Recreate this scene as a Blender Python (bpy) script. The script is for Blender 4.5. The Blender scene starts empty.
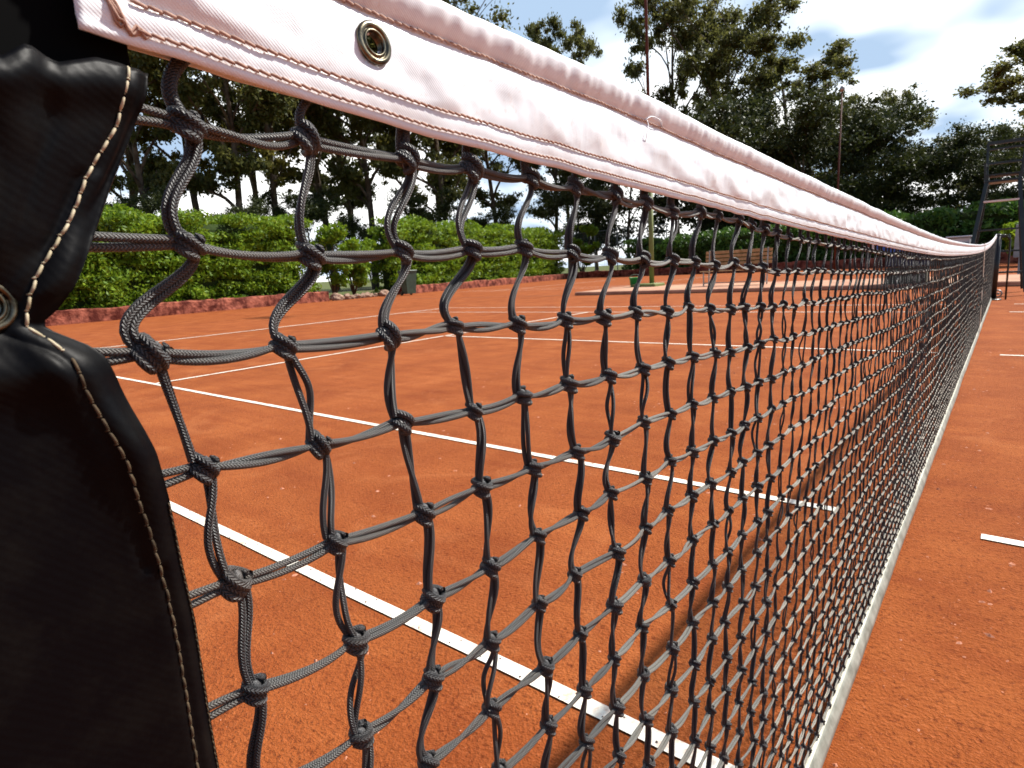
import bpy, math, random
import numpy as np
from mathutils import Vector, Matrix, noise as mnoise

rng = np.random.default_rng(7)
random.seed(7)
PI = math.pi
scene = bpy.context.scene
COL = scene.collection

# ------------------------------------------------------------------ camera
cam_d = bpy.data.cameras.new('camera')
cam = bpy.data.objects.new('camera', cam_d); COL.objects.link(cam)
CR = Vector((0.7753633552689446, 0.6290673476600185, -0.055551232336229474))
CU = Vector((-0.07433686664038108, 0.1782691053788049, 0.9811697897538074))
CF = Vector((-0.6271249457358354, 0.7566335957221499, -0.18498622721812427))
C0 = Vector((0.21391767, -0.95617564, 0.92565426))
m = Matrix(((CR.x, CU.x, -CF.x, C0.x), (CR.y, CU.y, -CF.y, C0.y), (CR.z, CU.z, -CF.z, C0.z), (0, 0, 0, 1)))
cam.matrix_world = m
cam_d.sensor_width = 36; cam_d.lens = 602.374 / 1024 * 36
cam_d.clip_start = 0.01; cam_d.clip_end = 2000
cam_d.dof.use_dof = True; cam_d.dof.focus_distance = 0.42; cam_d.dof.aperture_fstop = 21.2 / 0.75
scene.camera = cam
scene.view_settings.view_transform = 'Standard'; scene.view_settings.look = 'None'
scene.view_settings.gamma = 1.0; scene.view_settings.exposure = 0.72
scene.view_settings.use_curve_mapping = False

# ------------------------------------------------------------------ light
SUN = Vector((0.40, 0.72, 1.0)).normalized()
sl = bpy.data.lights.new('sun', 'SUN'); sl.energy = 5.0; sl.angle = math.radians(1.8); sl.color = (1.0, 0.955, 0.88)
so = bpy.data.objects.new('sun', sl); COL.objects.link(so)
so.rotation_euler = SUN.to_track_quat('Z', 'Y').to_euler(); so.location = (5, 8, 30)

# ------------------------------------------------------------------ node helper
class NT:
    def __init__(s, tree): s.t = tree; s.n = tree.nodes; s.l = tree.links
    def new(s, typ, **kw):
        n = s.n.new(typ)
        for k, v in kw.items():
            if k in ('inputs',):
                for a, b in v.items(): n.inputs[a].default_value = b
            else: setattr(n, k, v)
        return n
    def link(s, a, b): s.l.new(a, b)
    def math(s, op, a, b=None, c=None, clamp=False):
        n = s.n.new('ShaderNodeMath'); n.operation = op; n.use_clamp = clamp
        for i, v in enumerate((a, b, c)):
            if v is None: continue
            if isinstance(v, (int, float)): n.inputs[i].default_value = v
            else: s.l.new(v, n.inputs[i])
        return n.outputs[0]
    def noise(s, vec, scale, detail=4, rough=.55, dist=0.):
        n = s.n.new('ShaderNodeTexNoise'); n.inputs['Scale'].default_value = scale
        n.inputs['Detail'].default_value = detail; n.inputs['Roughness'].default_value = rough
        n.inputs['Distortion'].default_value = dist
        if vec is not None: s.l.new(vec, n.inputs['Vector'])
        return n.outputs['Fac']
    def ramp(s, fac, stops, interp='LINEAR'):
        n = s.n.new('ShaderNodeValToRGB'); cr = n.color_ramp; cr.interpolation = interp
        while len(cr.elements) < len(stops): cr.elements.new(.5)
        for e, (p, c) in zip(cr.elements, stops):
            e.position = p; e.color = (*c, 1) if not isinstance(c, (int, float)) else (c, c, c, 1)
        s.l.new(fac, n.inputs[0]); return n.outputs[0]
    def mix(s, fac, a, b, mode='MIX'):
        n = s.n.new('ShaderNodeMix'); n.data_type = 'RGBA'; n.blend_type = mode
        for i, v in ((0, fac), (6, a), (7, b)):
            if isinstance(v, (int, float)): n.inputs[i].default_value = v
            elif isinstance(v, tuple): n.inputs[i].default_value = (*v, 1)
            else: s.l.new(v, n.inputs[i])
        return n.outputs[2]

def mat(name, base=(.5, .5, .5), rough=.6, spec=.5, metal=0.):
    mt = bpy.data.materials.new(name); mt.use_nodes = True
    t = NT(mt.node_tree); b = mt.node_tree.nodes['Principled BSDF']
    b.inputs['Base Color'].default_value = (*base, 1); b.inputs['Roughness'].default_value = rough
    b.inputs['Specular IOR Level'].default_value = spec; b.inputs['Metallic'].default_value = metal
    return mt, t, b
def bump(t, b, h, strength=.5, dist=.001):
    n = t.new('ShaderNodeBump'); n.inputs['Strength'].default_value = strength; n.inputs['Distance'].default_value = dist
    t.link(h, n.inputs['Height']); t.link(n.outputs[0], b.inputs['Normal']); return n
def objc(t): return t.new('ShaderNodeTexCoord').outputs['Object']
def simple(name, c1, c2, scale, rough=.6, spec=.4, bstr=.3, bdist=.002, metal=0., detail=5, lo=.35, hi=.65):
    mt, t, b = mat(name, c1, rough, spec, metal)
    co = objc(t); nf = t.noise(co, scale, detail, .6)
    t.link(t.ramp(nf, [(lo, c1), (hi, c2)]), b.inputs['Base Color'])
    bump(t, b, t.noise(co, scale * 3, 4), bstr, bdist)
    return mt

# ------------------------------------------------------------------ world
w = bpy.data.worlds.new('World'); scene.world = w; w.use_nodes = True
t = NT(w.node_tree); bg = w.node_tree.nodes['Background']; outw = w.node_tree.nodes['World Output']
sky = t.new('ShaderNodeTexSky', sky_type='NISHITA', sun_disc=False)
sky.sun_elevation = math.asin(SUN.z); sky.sun_rotation = math.atan2(SUN.x, SUN.y)
sky.air_density = 1.0; sky.dust_density = 0.8; sky.ozone_density = 1.2
t.link(sky.outputs[0], bg.inputs['Color']); bg.inputs['Strength'].default_value = 0.085
gen = t.new('ShaderNodeTexCoord').outputs['Generated']
sep = t.new('ShaderNodeSeparateXYZ'); t.link(gen, sep.inputs[0])
zz = t.math('ADD', t.math('MAXIMUM', sep.outputs[2], 0.0), 0.22)
cmb = t.new('ShaderNodeCombineXYZ')
t.link(t.math('DIVIDE', sep.outputs[0], zz), cmb.inputs[0]); t.link(t.math('DIVIDE', sep.outputs[1], zz), cmb.inputs[1])
n1 = t.noise(cmb.outputs[0], .8, 5, .48, .2)
# cloud bank lies over the trees, towards -X +Y
dotn = t.new('ShaderNodeVectorMath', operation='DOT_PRODUCT'); t.link(gen, dotn.inputs[0]); dotn.inputs[1].default_value = (-0.50, 0.80, 0.33)
bank = t.math('MULTIPLY', t.math('SUBTRACT', dotn.outputs['Value'], 0.62), 0.42)
cov = t.math('ADD', n1, bank)
maskc = t.ramp(cov, [(.43, 0.), (.52, .75), (.61, 1.)])
shade = t.ramp(t.noise(cmb.outputs[0], 1.1, 4, .48), [(.40, (.34, .46, .62)), (.48, (.85, .93, 1.0)), (.53, (1.1, 1.1, 1.08)), (.7, (1.3, 1.3, 1.26))])
bg2 = t.new('ShaderNodeBackground'); t.link(shade, bg2.inputs['Color']); bg2.inputs['Strength'].default_value = 0.90
mx = t.new('ShaderNodeMixShader'); t.link(maskc, mx.inputs[0]); t.link(bg.outputs[0], mx.inputs[1]); t.link(bg2.outputs[0], mx.inputs[2])
t.link(mx.outputs[0], outw.inputs['Surface'])

# ------------------------------------------------------------------ mesh helpers
def make_obj(name, V, F, mats, parent=None, uvs=None, mi=None, smooth=False, loc=None):
    """V (n,3); F list of arrays (m,k) or list of tuples; uvs per loop (nl,2)"""
    me = bpy.data.meshes.new(name)
    V = np.asarray(V, dtype=np.float32)
    if isinstance(F, np.ndarray): F = [F]
    if len(F) and isinstance(F[0], np.ndarray):
        loops = np.concatenate([f.ravel() for f in F]).astype(np.int32)
        tot = np.concatenate([np.full(len(f), f.shape[1], dtype=np.int32) for f in F])
    else:
        loops = np.array([i for f in F for i in f], dtype=np.int32); tot = np.array([len(f) for f in F], dtype=np.int32)
    st = np.concatenate([[0], np.cumsum(tot)[:-1]]).astype(np.int32)
    me.vertices.add(len(V)); me.vertices.foreach_set('co', V.ravel())
    me.loops.add(len(loops)); me.loops.foreach_set('vertex_index', loops)
    me.polygons.add(len(tot)); me.polygons.foreach_set('loop_start', st); me.polygons.foreach_set('loop_total', tot)
    if uvs is not None:
        ul = me.uv_layers.new(name='UVMap'); ul.data.foreach_set('uv', np.asarray(uvs, dtype=np.float32).ravel())
    if not isinstance(mats, (list, tuple)): mats = [mats]
    for q in mats: me.materials.append(q)
    if mi is not None: me.polygons.foreach_set('material_index', np.asarray(mi, dtype=np.int32))
    me.polygons.foreach_set('use_smooth', np.full(len(tot), bool(smooth)))
    me.update(calc_edges=True); me.validate()
    o = bpy.data.objects.new(name, me); COL.objects.link(o)
    if parent: o.parent = parent
    if loc is not None: o.location = loc
    return o

class MB:
    def __init__(s): s.V = []; s.F = []; s.M = []; s.U = []; s.n = 0
    def add(s, V, F, mi=0, UV=None):
        V = np.asarray(V, dtype=float).reshape(-1, 3)
        for f in F:
            s.F.append(tuple(int(i) + s.n for i in f)); s.M.append(mi)
            s.U.extend(UV[list(f)].tolist() if UV is not None else [(0, 0)] * len(f))
        s.V.append(V); s.n += len(V)
    def box(s, c, d, mi=0, rz=0., bev=0., tilt=None):
        x, y, z = [q / 2 for q in d]
        b = min(bev, x * .9, y * .9, z * .9)
        if b <= 0:
            P = np.array([(i, j, k) for k in (-z, z) for j in (-y, y) for i in (-x, x)])
            F = [(0, 2, 3, 1), (4, 5, 7, 6), (0, 1, 5, 4), (2, 6, 7, 3), (0, 4, 6, 2), (1, 3, 7, 5)]
        else:
            def ring(hx, hy, zz, b):
                return [(-hx + b, -hy, zz), (hx - b, -hy, zz), (hx, -hy + b, zz), (hx, hy - b, zz), (hx - b, hy, zz), (-hx + b, hy, zz), (-hx, hy - b, zz), (-hx, -hy + b, zz)]
            P = np.array(ring(x - b, y - b, -z, b * .5) + ring(x, y, -z + b, b) + ring(x, y, z - b, b) + ring(x - b, y - b, z, b * .5))
            F = [tuple(range(7, -1, -1)), tuple(range(24, 32))]
            for k in range(3):
                for i in range(8): F.append((k * 8 + i, k * 8 + (i + 1) % 8, k * 8 + 8 + (i + 1) % 8, k * 8 + 8 + i))
        if tilt is not None: P = P @ np.array(tilt).T
        cz, sz = math.cos(rz), math.sin(rz)
        P = P @ np.array([[cz, sz, 0], [-sz, cz, 0], [0, 0, 1]])
        s.add(P + np.array(c), F, mi)
    def bar(s, a, b, wd, ht, mi=0, up=(0, 0, 1)):
        a = np.array(a, float); b = np.array(b, float); T = b - a; L = np.linalg.norm(T); T /= L
        up = np.array(up, float)
        if abs(T @ up) > .95: up = np.array([1., 0, 0])
        S = np.cross(T, up); S /= np.linalg.norm(S); N = np.cross(S, T)
        P = [p + S * i * wd / 2 + N * j * ht / 2 for p in (a, b) for i, j in ((-1, -1), (1, -1), (1, 1), (-1, 1))]
        s.add(P, [(3, 2, 1, 0), (4, 5, 6, 7)] + [(i, (i + 1) % 4, 4 + (i + 1) % 4, 4 + i) for i in range(4)], mi)
    def tube(s, pts, rad, ns=8, mi=0, cap=True, closed=False, vlen=0.01):
        pts = np.asarray(pts, float); n = len(pts)
        rad = np.full(n, rad) if np.isscalar(rad) else np.asarray(rad)
        if closed: T = np.roll(pts, -1, 0) - np.roll(pts, 1, 0)
        else: T = np.gradient(pts, axis=0)
        T /= np.linalg.norm(T, axis=1)[:, None] + 1e-12
        ref = np.eye(3)[np.argmin(np.abs(T[0]))]
        N = np.cross(T[0], ref); N /= np.linalg.norm(N)
        V = []; UV = []; v = 0.
        a = np.arange(ns) * 2 * PI / ns
        for i in range(n):
            N = N - T[i] * (N @ T[i]); N /= np.linalg.norm(N) + 1e-12
            B = np.cross(T[i], N)
            V.append(pts[i] + rad[i] * (np.cos(a)[:, None] * N + np.sin(a)[:, None] * B))
            if i: v += np.linalg.norm(pts[i] - pts[i - 1])
            UV.append(np.stack([a / (2 * PI), np.full(ns, v / vlen)], 1))
        F = []; R = n if closed else n - 1
        for i in range(R):
            j = (i + 1) % n
            for k in range(ns): F.append((i * ns + k, i * ns + (k + 1) % ns, j * ns + (k + 1) % ns, j * ns + k))
        if cap and not closed: F += [tuple(range(ns - 1, -1, -1)), tuple((n - 1) * ns + k for k in range(ns))]
        s.add(np.concatenate(V), F, mi, np.concatenate(UV))
    def lathe(s, prof, axis_o, T, N, ns=24, mi=0):
        T = np.array(T, float); N = np.array(N, float); B = np.cross(T, N); V = []
        for r_, h in prof:
            for k in range(ns):
                a = k * 2 * PI / ns; V.append(np.array(axis_o) + T * h + r_ * (math.cos(a) * N + math.sin(a) * B))
        F = [(i * ns + k, i * ns + (k + 1) % ns, (i + 1) * ns + (k + 1) % ns, (i + 1) * ns + k) for i in range(len(prof) - 1) for k in range(ns)]
        s.add(V, F, mi)
    def build(s, name, mats, parent=None, smooth=False):
        return make_obj(name, np.concatenate(s.V), s.F, mats, parent, np.array(s.U), s.M, smooth)

def tag(o, label=None, cat=None, group=None, kind=None):
    if label: o['label'] = label
    if cat: o['category'] = cat
    if group: o['group'] = group
    if kind: o['kind'] = kind
    return o
def thing(name, label, cat, loc=(0, 0, 0), group=None, rz=0):
    o = bpy.data.objects.new(name, None); COL.objects.link(o); o.location = loc; o.rotation_euler = (0, 0, rz)
    o.empty_display_size = .2
    return tag(o, label, cat, group)
def copy_tree(o, parent=None):
    c = o.copy(); COL.objects.link(c)
    if parent: c.parent = parent
    for ch in o.children: copy_tree(ch, c)
    return c
def interp(tab, x):
    a = np.array(tab); return np.interp(x, a[:, 0], a[:, 1])
def smoothtab(tab, x):
    """monotone-ish cubic (Catmull-Rom on table)"""
    a = np.array(tab, float); X = a[:, 0]; Y = a[:, 1]; D = np.gradient(Y, X)
    x = np.clip(x, X[0], X[-1]); i = np.clip(np.searchsorted(X, x) - 1, 0, len(X) - 2)
    h = X[i + 1] - X[i]; q = (x - X[i]) / h
    return ((2*q**3-3*q**2+1)*Y[i] + (q**3-2*q**2+q)*h*D[i] + (-2*q**3+3*q**2)*Y[i+1] + (q**3-q**2)*h*D[i+1])

# ------------------------------------------------------------------ materials
# clay
m_clay, t, b = mat('clay', (.5, .15, .05), .95, .15)
co = objc(t)
big = t.noise(co, .22, 5, .6); mid = t.noise(co, 2.3, 6, .62); fine = t.noise(co, 62, 6, .75); gr = t.noise(co, 260, 3, .7)
c = t.ramp(mid, [(.28, (.175, .036, .006)), (.5, (.262, .066, .013)), (.72, (.345, .100, .024))])
c = t.mix(t.math('MULTIPLY', t.ramp(big, [(.35, 0.), (.7, 1.)]), .35), c, (.34, .092, .028))
c = t.mix(t.math('MULTIPLY', t.ramp(fine, [(.38, 1.), (.46, 0.)]), .70), c, (.085, .013, .002))
c = t.mix(t.math('MULTIPLY', t.ramp(fine, [(.56, 0.), (.66, 1.)]), .50), c, (.46, .135, .045))
c = t.mix(t.math('MULTIPLY', t.ramp(gr, [(.60, 0.), (.68, 1.)]), .5), c, (.58, .22, .11))
# faint brushing streaks dragged along the court (x direction)
mp = t.new('ShaderNodeMapping'); mp.inputs['Scale'].default_value = (.35, 5.5, 1); t.link(co, mp.inputs[0])
st = t.noise(mp.outputs[0], 1.6, 4, .6)
c = t.mix(t.math('MULTIPLY', t.ramp(st, [(.40, 1.), (.52, 0.)]), .22), c, (.18, .030, .006))
# damp and dry areas, scuffs and ball marks
c = t.mix(t.math('MULTIPLY', t.ramp(t.noise(co, .75, 5, .65, .6), [(.50, 0.), (.66, 1.)]), .30), c, (.15, .027, .005))
c = t.mix(t.math('MULTIPLY', t.ramp(t.noise(co, 1.6, 5, .7, 1.2), [(.55, 0.), (.68, 1.)]), .32), c, (.42, .145, .050))
vo = t.new('ShaderNodeTexVoronoi'); vo.inputs['Scale'].default_value = 1.9; vo.inputs['Randomness'].default_value = 1.
mpv = t.new('ShaderNodeMapping'); mpv.inputs['Scale'].default_value = (1, .55, 1); mpv.inputs['Rotation'].default_value = (0, 0, .6); t.link(co, mpv.inputs[0])
nz_ = t.new('ShaderNodeTexNoise'); nz_.inputs['Scale'].default_value = 9; t.link(co, nz_.inputs['Vector'])
vm = t.new('ShaderNodeVectorMath', operation='MULTIPLY_ADD'); t.link(nz_.outputs['Color'], vm.inputs[0]); vm.inputs[1].default_value = (.09, .09, 0); t.link(mpv.outputs[0], vm.inputs[2]); t.link(vm.outputs[0], vo.inputs['Vector'])
marks = t.ramp(vo.outputs['Distance'], [(.05, 1.), (.13, 0.)])
c = t.mix(t.math('MULTIPLY', marks, t.math('MULTIPLY', t.ramp(t.noise(co, 1.1, 2), [(.45, 0.), (.6, 1.)]), .45)), c, (.13, .024, .005))
t.link(c, b.inputs['Base Color'])
h = t.math('ADD', t.math('MULTIPLY', fine, 1.0), t.math('MULTIPLY', gr, .35))
h = t.math('ADD', h, t.math('MULTIPLY', t.noise(co, 14, 4, .6), 1.2))
h = t.math('ADD', h, t.math('MULTIPLY', t.math('POWER', t.noise(co, 120, 3, .6), 3.), 3.))
bump(t, b, h, .62, .008)
b.inputs['Sheen Weight'].default_value = .03; b.inputs['Sheen Roughness'].default_value = .3; b.inputs['Sheen Tint'].default_value = (1., .62, .42, 1)
m_crumb = simple('clay_crumb', (.34, .11, .05), (.56, .27, .18), 60, .9, .2, .3, .001)

m_line, t, b = mat('line_tape', (.78, .76, .70), .55, .4)
co = objc(t)
t.link(t.mix(t.math('MULTIPLY', t.ramp(t.math('ADD', t.math('MULTIPLY', t.noise(co, 48, 6, .75), .6), t.math('MULTIPLY', t.noise(co, 5, 4, .6), .42)), [(.50, 0.), (.64, 1.)]), .72), (.80, .765, .66), (.50, .20, .09)), b.inputs['Base Color'])
m_dark = simple('rusted_nail', (.05, .03, .02), (.12, .05, .03), 50, .7)

# cord; overhead sun put into the colour: horizontals paler, verticals darker
def cordmat(nm, c0, c1, dust):
  m_cord, t, b = mat(nm, (.06, .06, .062), .50, .6)
  uv = t.new('ShaderNodeUVMap'); sp = t.new('ShaderNodeSeparateXYZ'); t.link(uv.outputs[0], sp.inputs[0])
  tri = t.math('PINGPONG', t.math('MULTIPLY', sp.outputs[0], 8.0), 1.0)
  ph = t.math('ADD', t.math('MULTIPLY', sp.outputs[1], 8.5), tri)
  hh = t.math('MULTIPLY_ADD', t.math('SINE', t.math('MULTIPLY', ph, 2 * PI)), .5, .5)
  edge = t.math('PINGPONG', t.math('ADD', t.math('MULTIPLY', sp.outputs[0], 8.0), .5), .5)
  hh2 = t.math('MULTIPLY', hh, t.math('ADD', .55, edge))
  dn = t.noise(objc(t), 18, 4, .6)
  cc = t.mix(hh, c0, c1)
  cc = t.mix(t.math('MULTIPLY', t.ramp(dn, [(.5, 0.), (.7, 1.)]), dust), cc, (.20, .15, .11))
  t.link(cc, b.inputs['Base Color'])
  bump(t, b, t.math('ADD', hh2, t.math('MULTIPLY', t.noise(objc(t), 900, 3, .7), .8)), .9, .0008)
  return m_cord
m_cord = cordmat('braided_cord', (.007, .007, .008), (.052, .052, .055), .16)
m_cordh = cordmat('sunlit_cord', (.022, .021, .020), (.15, .145, .135), .22)  # near horizontals, sunlit tops mixed into the colour
m_cordi = cordmat('sunlit_cord_mid', (.075, .071, .062), (.32, .305, .265), .20)  # next columns of horizontals, painted as more strongly lit
m_cordm = cordmat('sunlit_cord_pale', (.22, .205, .17), (.50, .47, .39), .20)  # mid-distance horizontals, sunlight painted in as a paler colour
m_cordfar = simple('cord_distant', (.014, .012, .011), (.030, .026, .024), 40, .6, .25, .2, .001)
m_cordfarh = simple('sunlit_cord_distant', (.20, .175, .14), (.34, .30, .24), 40, .6, .4, .2, .001)  # distant horizontals, coloured as if lit from above

# headband vinyl
m_band, t, b = mat('white_vinyl', (.78, .74, .72), .38, .5)
co = objc(t)
n0 = t.noise(co, 26, 5, .6)
cc = t.ramp(n0, [(.30, (.73, .75, .77)), (.55, (.80, .82, .845))])
cc = t.mix(t.math('MULTIPLY', t.ramp(t.noise(co, 160, 4, .7), [(.58, 0.), (.70, 1.)]), .30), cc, (.56, .42, .35))
cc = t.mix(t.math('MULTIPLY', t.ramp(t.noise(co, 9, 6, .7, .8), [(.52, 0.), (.68, 1.)]), .30), cc, (.60, .50, .44))
t.link(cc, b.inputs['Base Color'])
wv = t.new('ShaderNodeTexWave', wave_type='BANDS', bands_direction='DIAGONAL'); wv.inputs['Scale'].default_value = 420; t.link(co, wv.inputs['Vector'])
h = t.math('ADD', t.math('MULTIPLY', wv.outputs['Fac'], .10), t.noise(co, 55, 4, .55))
bump(t, b, h, .35, .0012)
b.inputs['Subsurface Weight'].default_value = 0.0
m_thread = simple('clay_stained_thread', (.30, .17, .13), (.48, .32, .25), 120, .8, .2, .5, .0004)
m_cream = simple('cream_thread', (.34, .29, .18), (.55, .48, .34), 150, .7, .2, .5, .0004)
m_threadb = simple('brown_thread', (.04, .028, .016), (.10, .07, .04), 150, .8, .2, .5, .0004)
m_brass, t, b = mat('aged_brass', (.30, .22, .12), .34, .5, 1.)
co = objc(t); t.link(t.ramp(t.noise(co, 240, 5, .6), [(.35, (.05, .042, .028)), (.65, (.20, .175, .12))]), b.inputs['Base Color'])
bump(t, b, t.noise(co, 500, 3), .2, .0005)

# black vinyl
m_black, t, b = mat('black_vinyl', (.003, .003, .004), .44, .08)
co = objc(t)
wv = t.new('ShaderNodeTexWave', wave_type='BANDS', bands_direction='DIAGONAL'); wv.inputs['Scale'].default_value = 190
wv.inputs['Distortion'].default_value = 1.6; t.link(co, wv.inputs['Vector'])
h = t.math('ADD', t.math('MULTIPLY', wv.outputs['Fac'], .07), t.math('MULTIPLY', t.noise(co, 70, 4, .6), .9))
bump(t, b, h, .30, .0012)
t.link(t.ramp(t.noise(co, 60, 6, .7), [(.45, (.0018, .0018, .0025)), (.78, (.006, .0055, .005))]), b.inputs['Base Color'])
m_matte, _, _ = mat('matte_black', (.003, .003, .003), .9, .05)
m_tape = simple('grey_tape', (.17, .18, .15), (.34, .35, .30), 22, .5, .5, .3, .002)
m_tape_edge = simple('tape_hem', (.40, .38, .29), (.58, .56, .46), 30, .6)
m_strap = simple('strap_webbing', (.50, .42, .34), (.66, .60, .52), 20, .7)
m_post = simple('black_post_paint', (.005, .006, .005), (.012, .012, .011), 20, .4, .5, .2)
m_green = simple('green_paint', (.03, .06, .045), (.05, .10, .07), 6, .45, .5, .2)
m_teal = simple('dark_teal_paint', (.006, .018, .020), (.014, .032, .034), 5, .45, .5, .2)
m_rust = simple('rusty_red_paint', (.055, .018, .012), (.12, .04, .025), 2.5, .7, .3, .3)
m_polegreen = simple('olive_pole_paint', (.10, .13, .035), (.19, .22, .07), 2.0, .6, .3, .3)
m_redwall = simple('red_painted_wall', (.085, .016, .010), (.38, .12, .075), 3.4, .9, .2, .8, .05, lo=.40, hi=.66)
m_rock = simple('rock', (.16, .09, .06), (.40, .27, .20), 3.5, .9, .2, .7, .05)
m_conc = simple('pink_concrete', (.34, .17, .11), (.50, .29, .19), 1.6, .9, .2, .4, .01)
m_wood = simple('bench_wood', (.30, .17, .07), (.48, .30, .15), 6, .6, .3, .3, .004)
m_steel = simple('dull_steel', (.25, .24, .22), (.40, .38, .36), 8, .4, .5, .2, metal=.7)
m_white = simple('white_paint', (.68, .68, .64), (.80, .80, .77), 3, .6)
m_blue = simple('blue_sheet', (.03, .10, .42), (.05, .17, .60), 3, .5)
m_navy = simple('navy_board', (.010, .018, .05), (.018, .03, .075), 3, .5)
m_pale = simple('pale_blue_board', (.16, .21, .24), (.24, .30, .33), 3, .5)
m_kgreen = simple('bright_green_plastic', (.02, .24, .06), (.04, .34, .10), 5, .4)
m_wire = simple('fence_wire', (.16, .17, .16), (.28, .29, .28), 4, .5, metal=.5)
m_bark = simple('eucalyptus_bark', (.055, .040, .028), (.16, .125, .09), 1.6, .9, .2, .6, .04)
m_core = simple('added_hedge_core', (.018, .030, .008), (.035, .055, .014), 2, .9, .1, .5, .1)

def leafmat(name, c1, c2, c3, scale, trans=.35):
    mt, t, b = mat(name, c1, .55, .3)
    co = t.new('ShaderNodeTexCoord').outputs['Object']
    gi = t.new('ShaderNodeNewGeometry').outputs['Random Per Island']
    c = t.ramp(t.noise(co, scale, 3), [(.35, c1), (.65, c2)])
    c = t.mix(t.ramp(gi, [(.55, 0.), (1., .8)]), c, c3)
    t.link(c, b.inputs['Base Color'])
    tr = t.new('ShaderNodeBsdfTranslucent'); t.link(t.mix(.5, c, c3), tr.inputs['Color'])
    ms = t.new('ShaderNodeMixShader'); ms.inputs[0].default_value = trans
    t.link(b.outputs[0], ms.inputs[1]); t.link(tr.outputs[0], ms.inputs[2])
    t.link(ms.outputs[0], mt.node_tree.nodes['Material Output'].inputs['Surface'])
    return mt
m_leaf = leafmat('eucalyptus_leaves', (.045, .060, .018), (.090, .100, .024), (.17, .165, .045), .25, .45)
m_leaf2 = leafmat('olive_leaves', (.080, .080, .014), (.14, .13, .022), (.22, .19, .035), .25, .45)
m_leafd = leafmat('dark_leaves', (.020, .032, .010), (.042, .056, .015), (.09, .105, .025), .3, .2)
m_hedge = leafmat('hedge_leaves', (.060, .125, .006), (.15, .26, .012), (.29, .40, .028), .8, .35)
m_hedged = leafmat('shaded_hedge_leaves', (.035, .095, .014), (.06, .14, .02), (.10, .20, .03), .8, .3)  # darker copy of the hedge leaves, back hedge's shade put into colour
m_soil = simple('grassy_soil', (.10, .085, .035), (.07, .11, .03), .5, .95, .1, .5, .05)

# ------------------------------------------------------------------ ground
def sheet(name, pts, z, m_, kind='structure'):
    V = [(x, y, z) for x, y in pts]; o = make_obj(name, V, [tuple(range(len(V)))], m_); tag(o, kind=kind); return o
sheet('ground', [(-700, -500), (500, -500), (500, 900), (-700, 900)], 0, m_clay)
sheet('soil', [(-700, -60), (-25.2, -60), (-29.2, 43.3), (8, 35.6), (120, 35.6), (120, 900), (-700, 900)], .004, m_soil)

# court lines (thin plastic tape nailed to the clay)
lb = MB()
def hline(x0, x1, y, wd=.042):  # perpendicular to the net, slightly wavy
    n = max(2, int(abs(x1 - x0) / .15)); xs = np.linspace(x0, x1, n); V = []
    for x in xs:
        j = .003 * mnoise.noise(Vector((x * 2.1, y, 0))); e = .0025 * mnoise.noise(Vector((x * 9., y, 3)))
        V += [(x, y - wd / 2 + j + e, .004), (x, y + wd / 2 + j, .004)]
    lb.add(V, [(2*i, 2*i+2, 2*i+3, 2*i+1) for i in range(n - 1)])
def vline(y0, y1, x, wd=.05):
    n = max(2, int(abs(y1 - y0) / .3)); V = []
    for y in np.linspace(y0, y1, n):
        j = .004 * mnoise.noise(Vector((x, y * 1.7, 5))); V += [(x - wd / 2 + j, y, .005), (x + wd / 2 + j, y, .005)]
    lb.add(V, [(2*i, 2*i+1, 2*i+3, 2*i+2) for i in range(n - 1)])
for sgn in (-1, 1):
    for y, e0 in ((0, .09), (1.37, .205), (5.485, .20), (9.6, .25), (10.97, .3)):
        x1 = 6.375 if y == 5.485 else 11.86
        if sgn < 0: hline(-x1, -e0, y)
        else: hline(e0, x1, y)
    vline(1.395, 5.46, 6.4 * sgn); vline(5.51, 9.575, 6.4 * sgn)
    vline(-.025, 10.995, 11.885 * sgn, .07)
lines = lb.build('court_lines', m_line); tag(lines, kind='structure')
nb = MB()
for y in (0., 1.37):
    for i in range(60):
        for s_ in (-1, 1):
            x = -.25 - i * .115 + random.uniform(-.01, .01) + (.03 if s_ > 0 else 0)
            yy = y + s_ * random.uniform(.010, .018); r_ = random.uniform(.0018, .0032)
            nb.lathe([(r_, 0), (r_ * .6, .0012), (0.0001, .0014)], (x, yy, .0055), (0, 0, 1), (1, 0, 0), 7)
nl = nb.build('line_nails', m_dark, lines)
# dark line across the clay before the concrete strip
ch = MB()
V = []; n = 60
for x in np.linspace(-24, -10.6, n):
    yy = 15.95 + .05 * mnoise.noise(Vector((x * .8, 0, 0))); V += [(x, yy - .035, .004), (x, yy + .035, .004)]
ch.add(V, [(2*i, 2*i+2, 2*i+3, 2*i+1) for i in range(n - 1)])
tag(ch.build('dark_line', m_dark), kind='structure')
# second court's lines
lb = MB()
for y in (21.2, 22.6): hline(-22, -6, y)
vline(21, 33, -19, .06); vline(21, 33, -12.5, .05)
tag(lb.build('far_court_lines', m_line), kind='structure')
# concrete strip with a dark front edge
cs = MB()
cs.box((0.2, 17.6, .055), (22.0, 3.6, .11), 0, bev=.02)
tag(cs.build('concrete_strip', m_conc), kind='structure')

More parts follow.
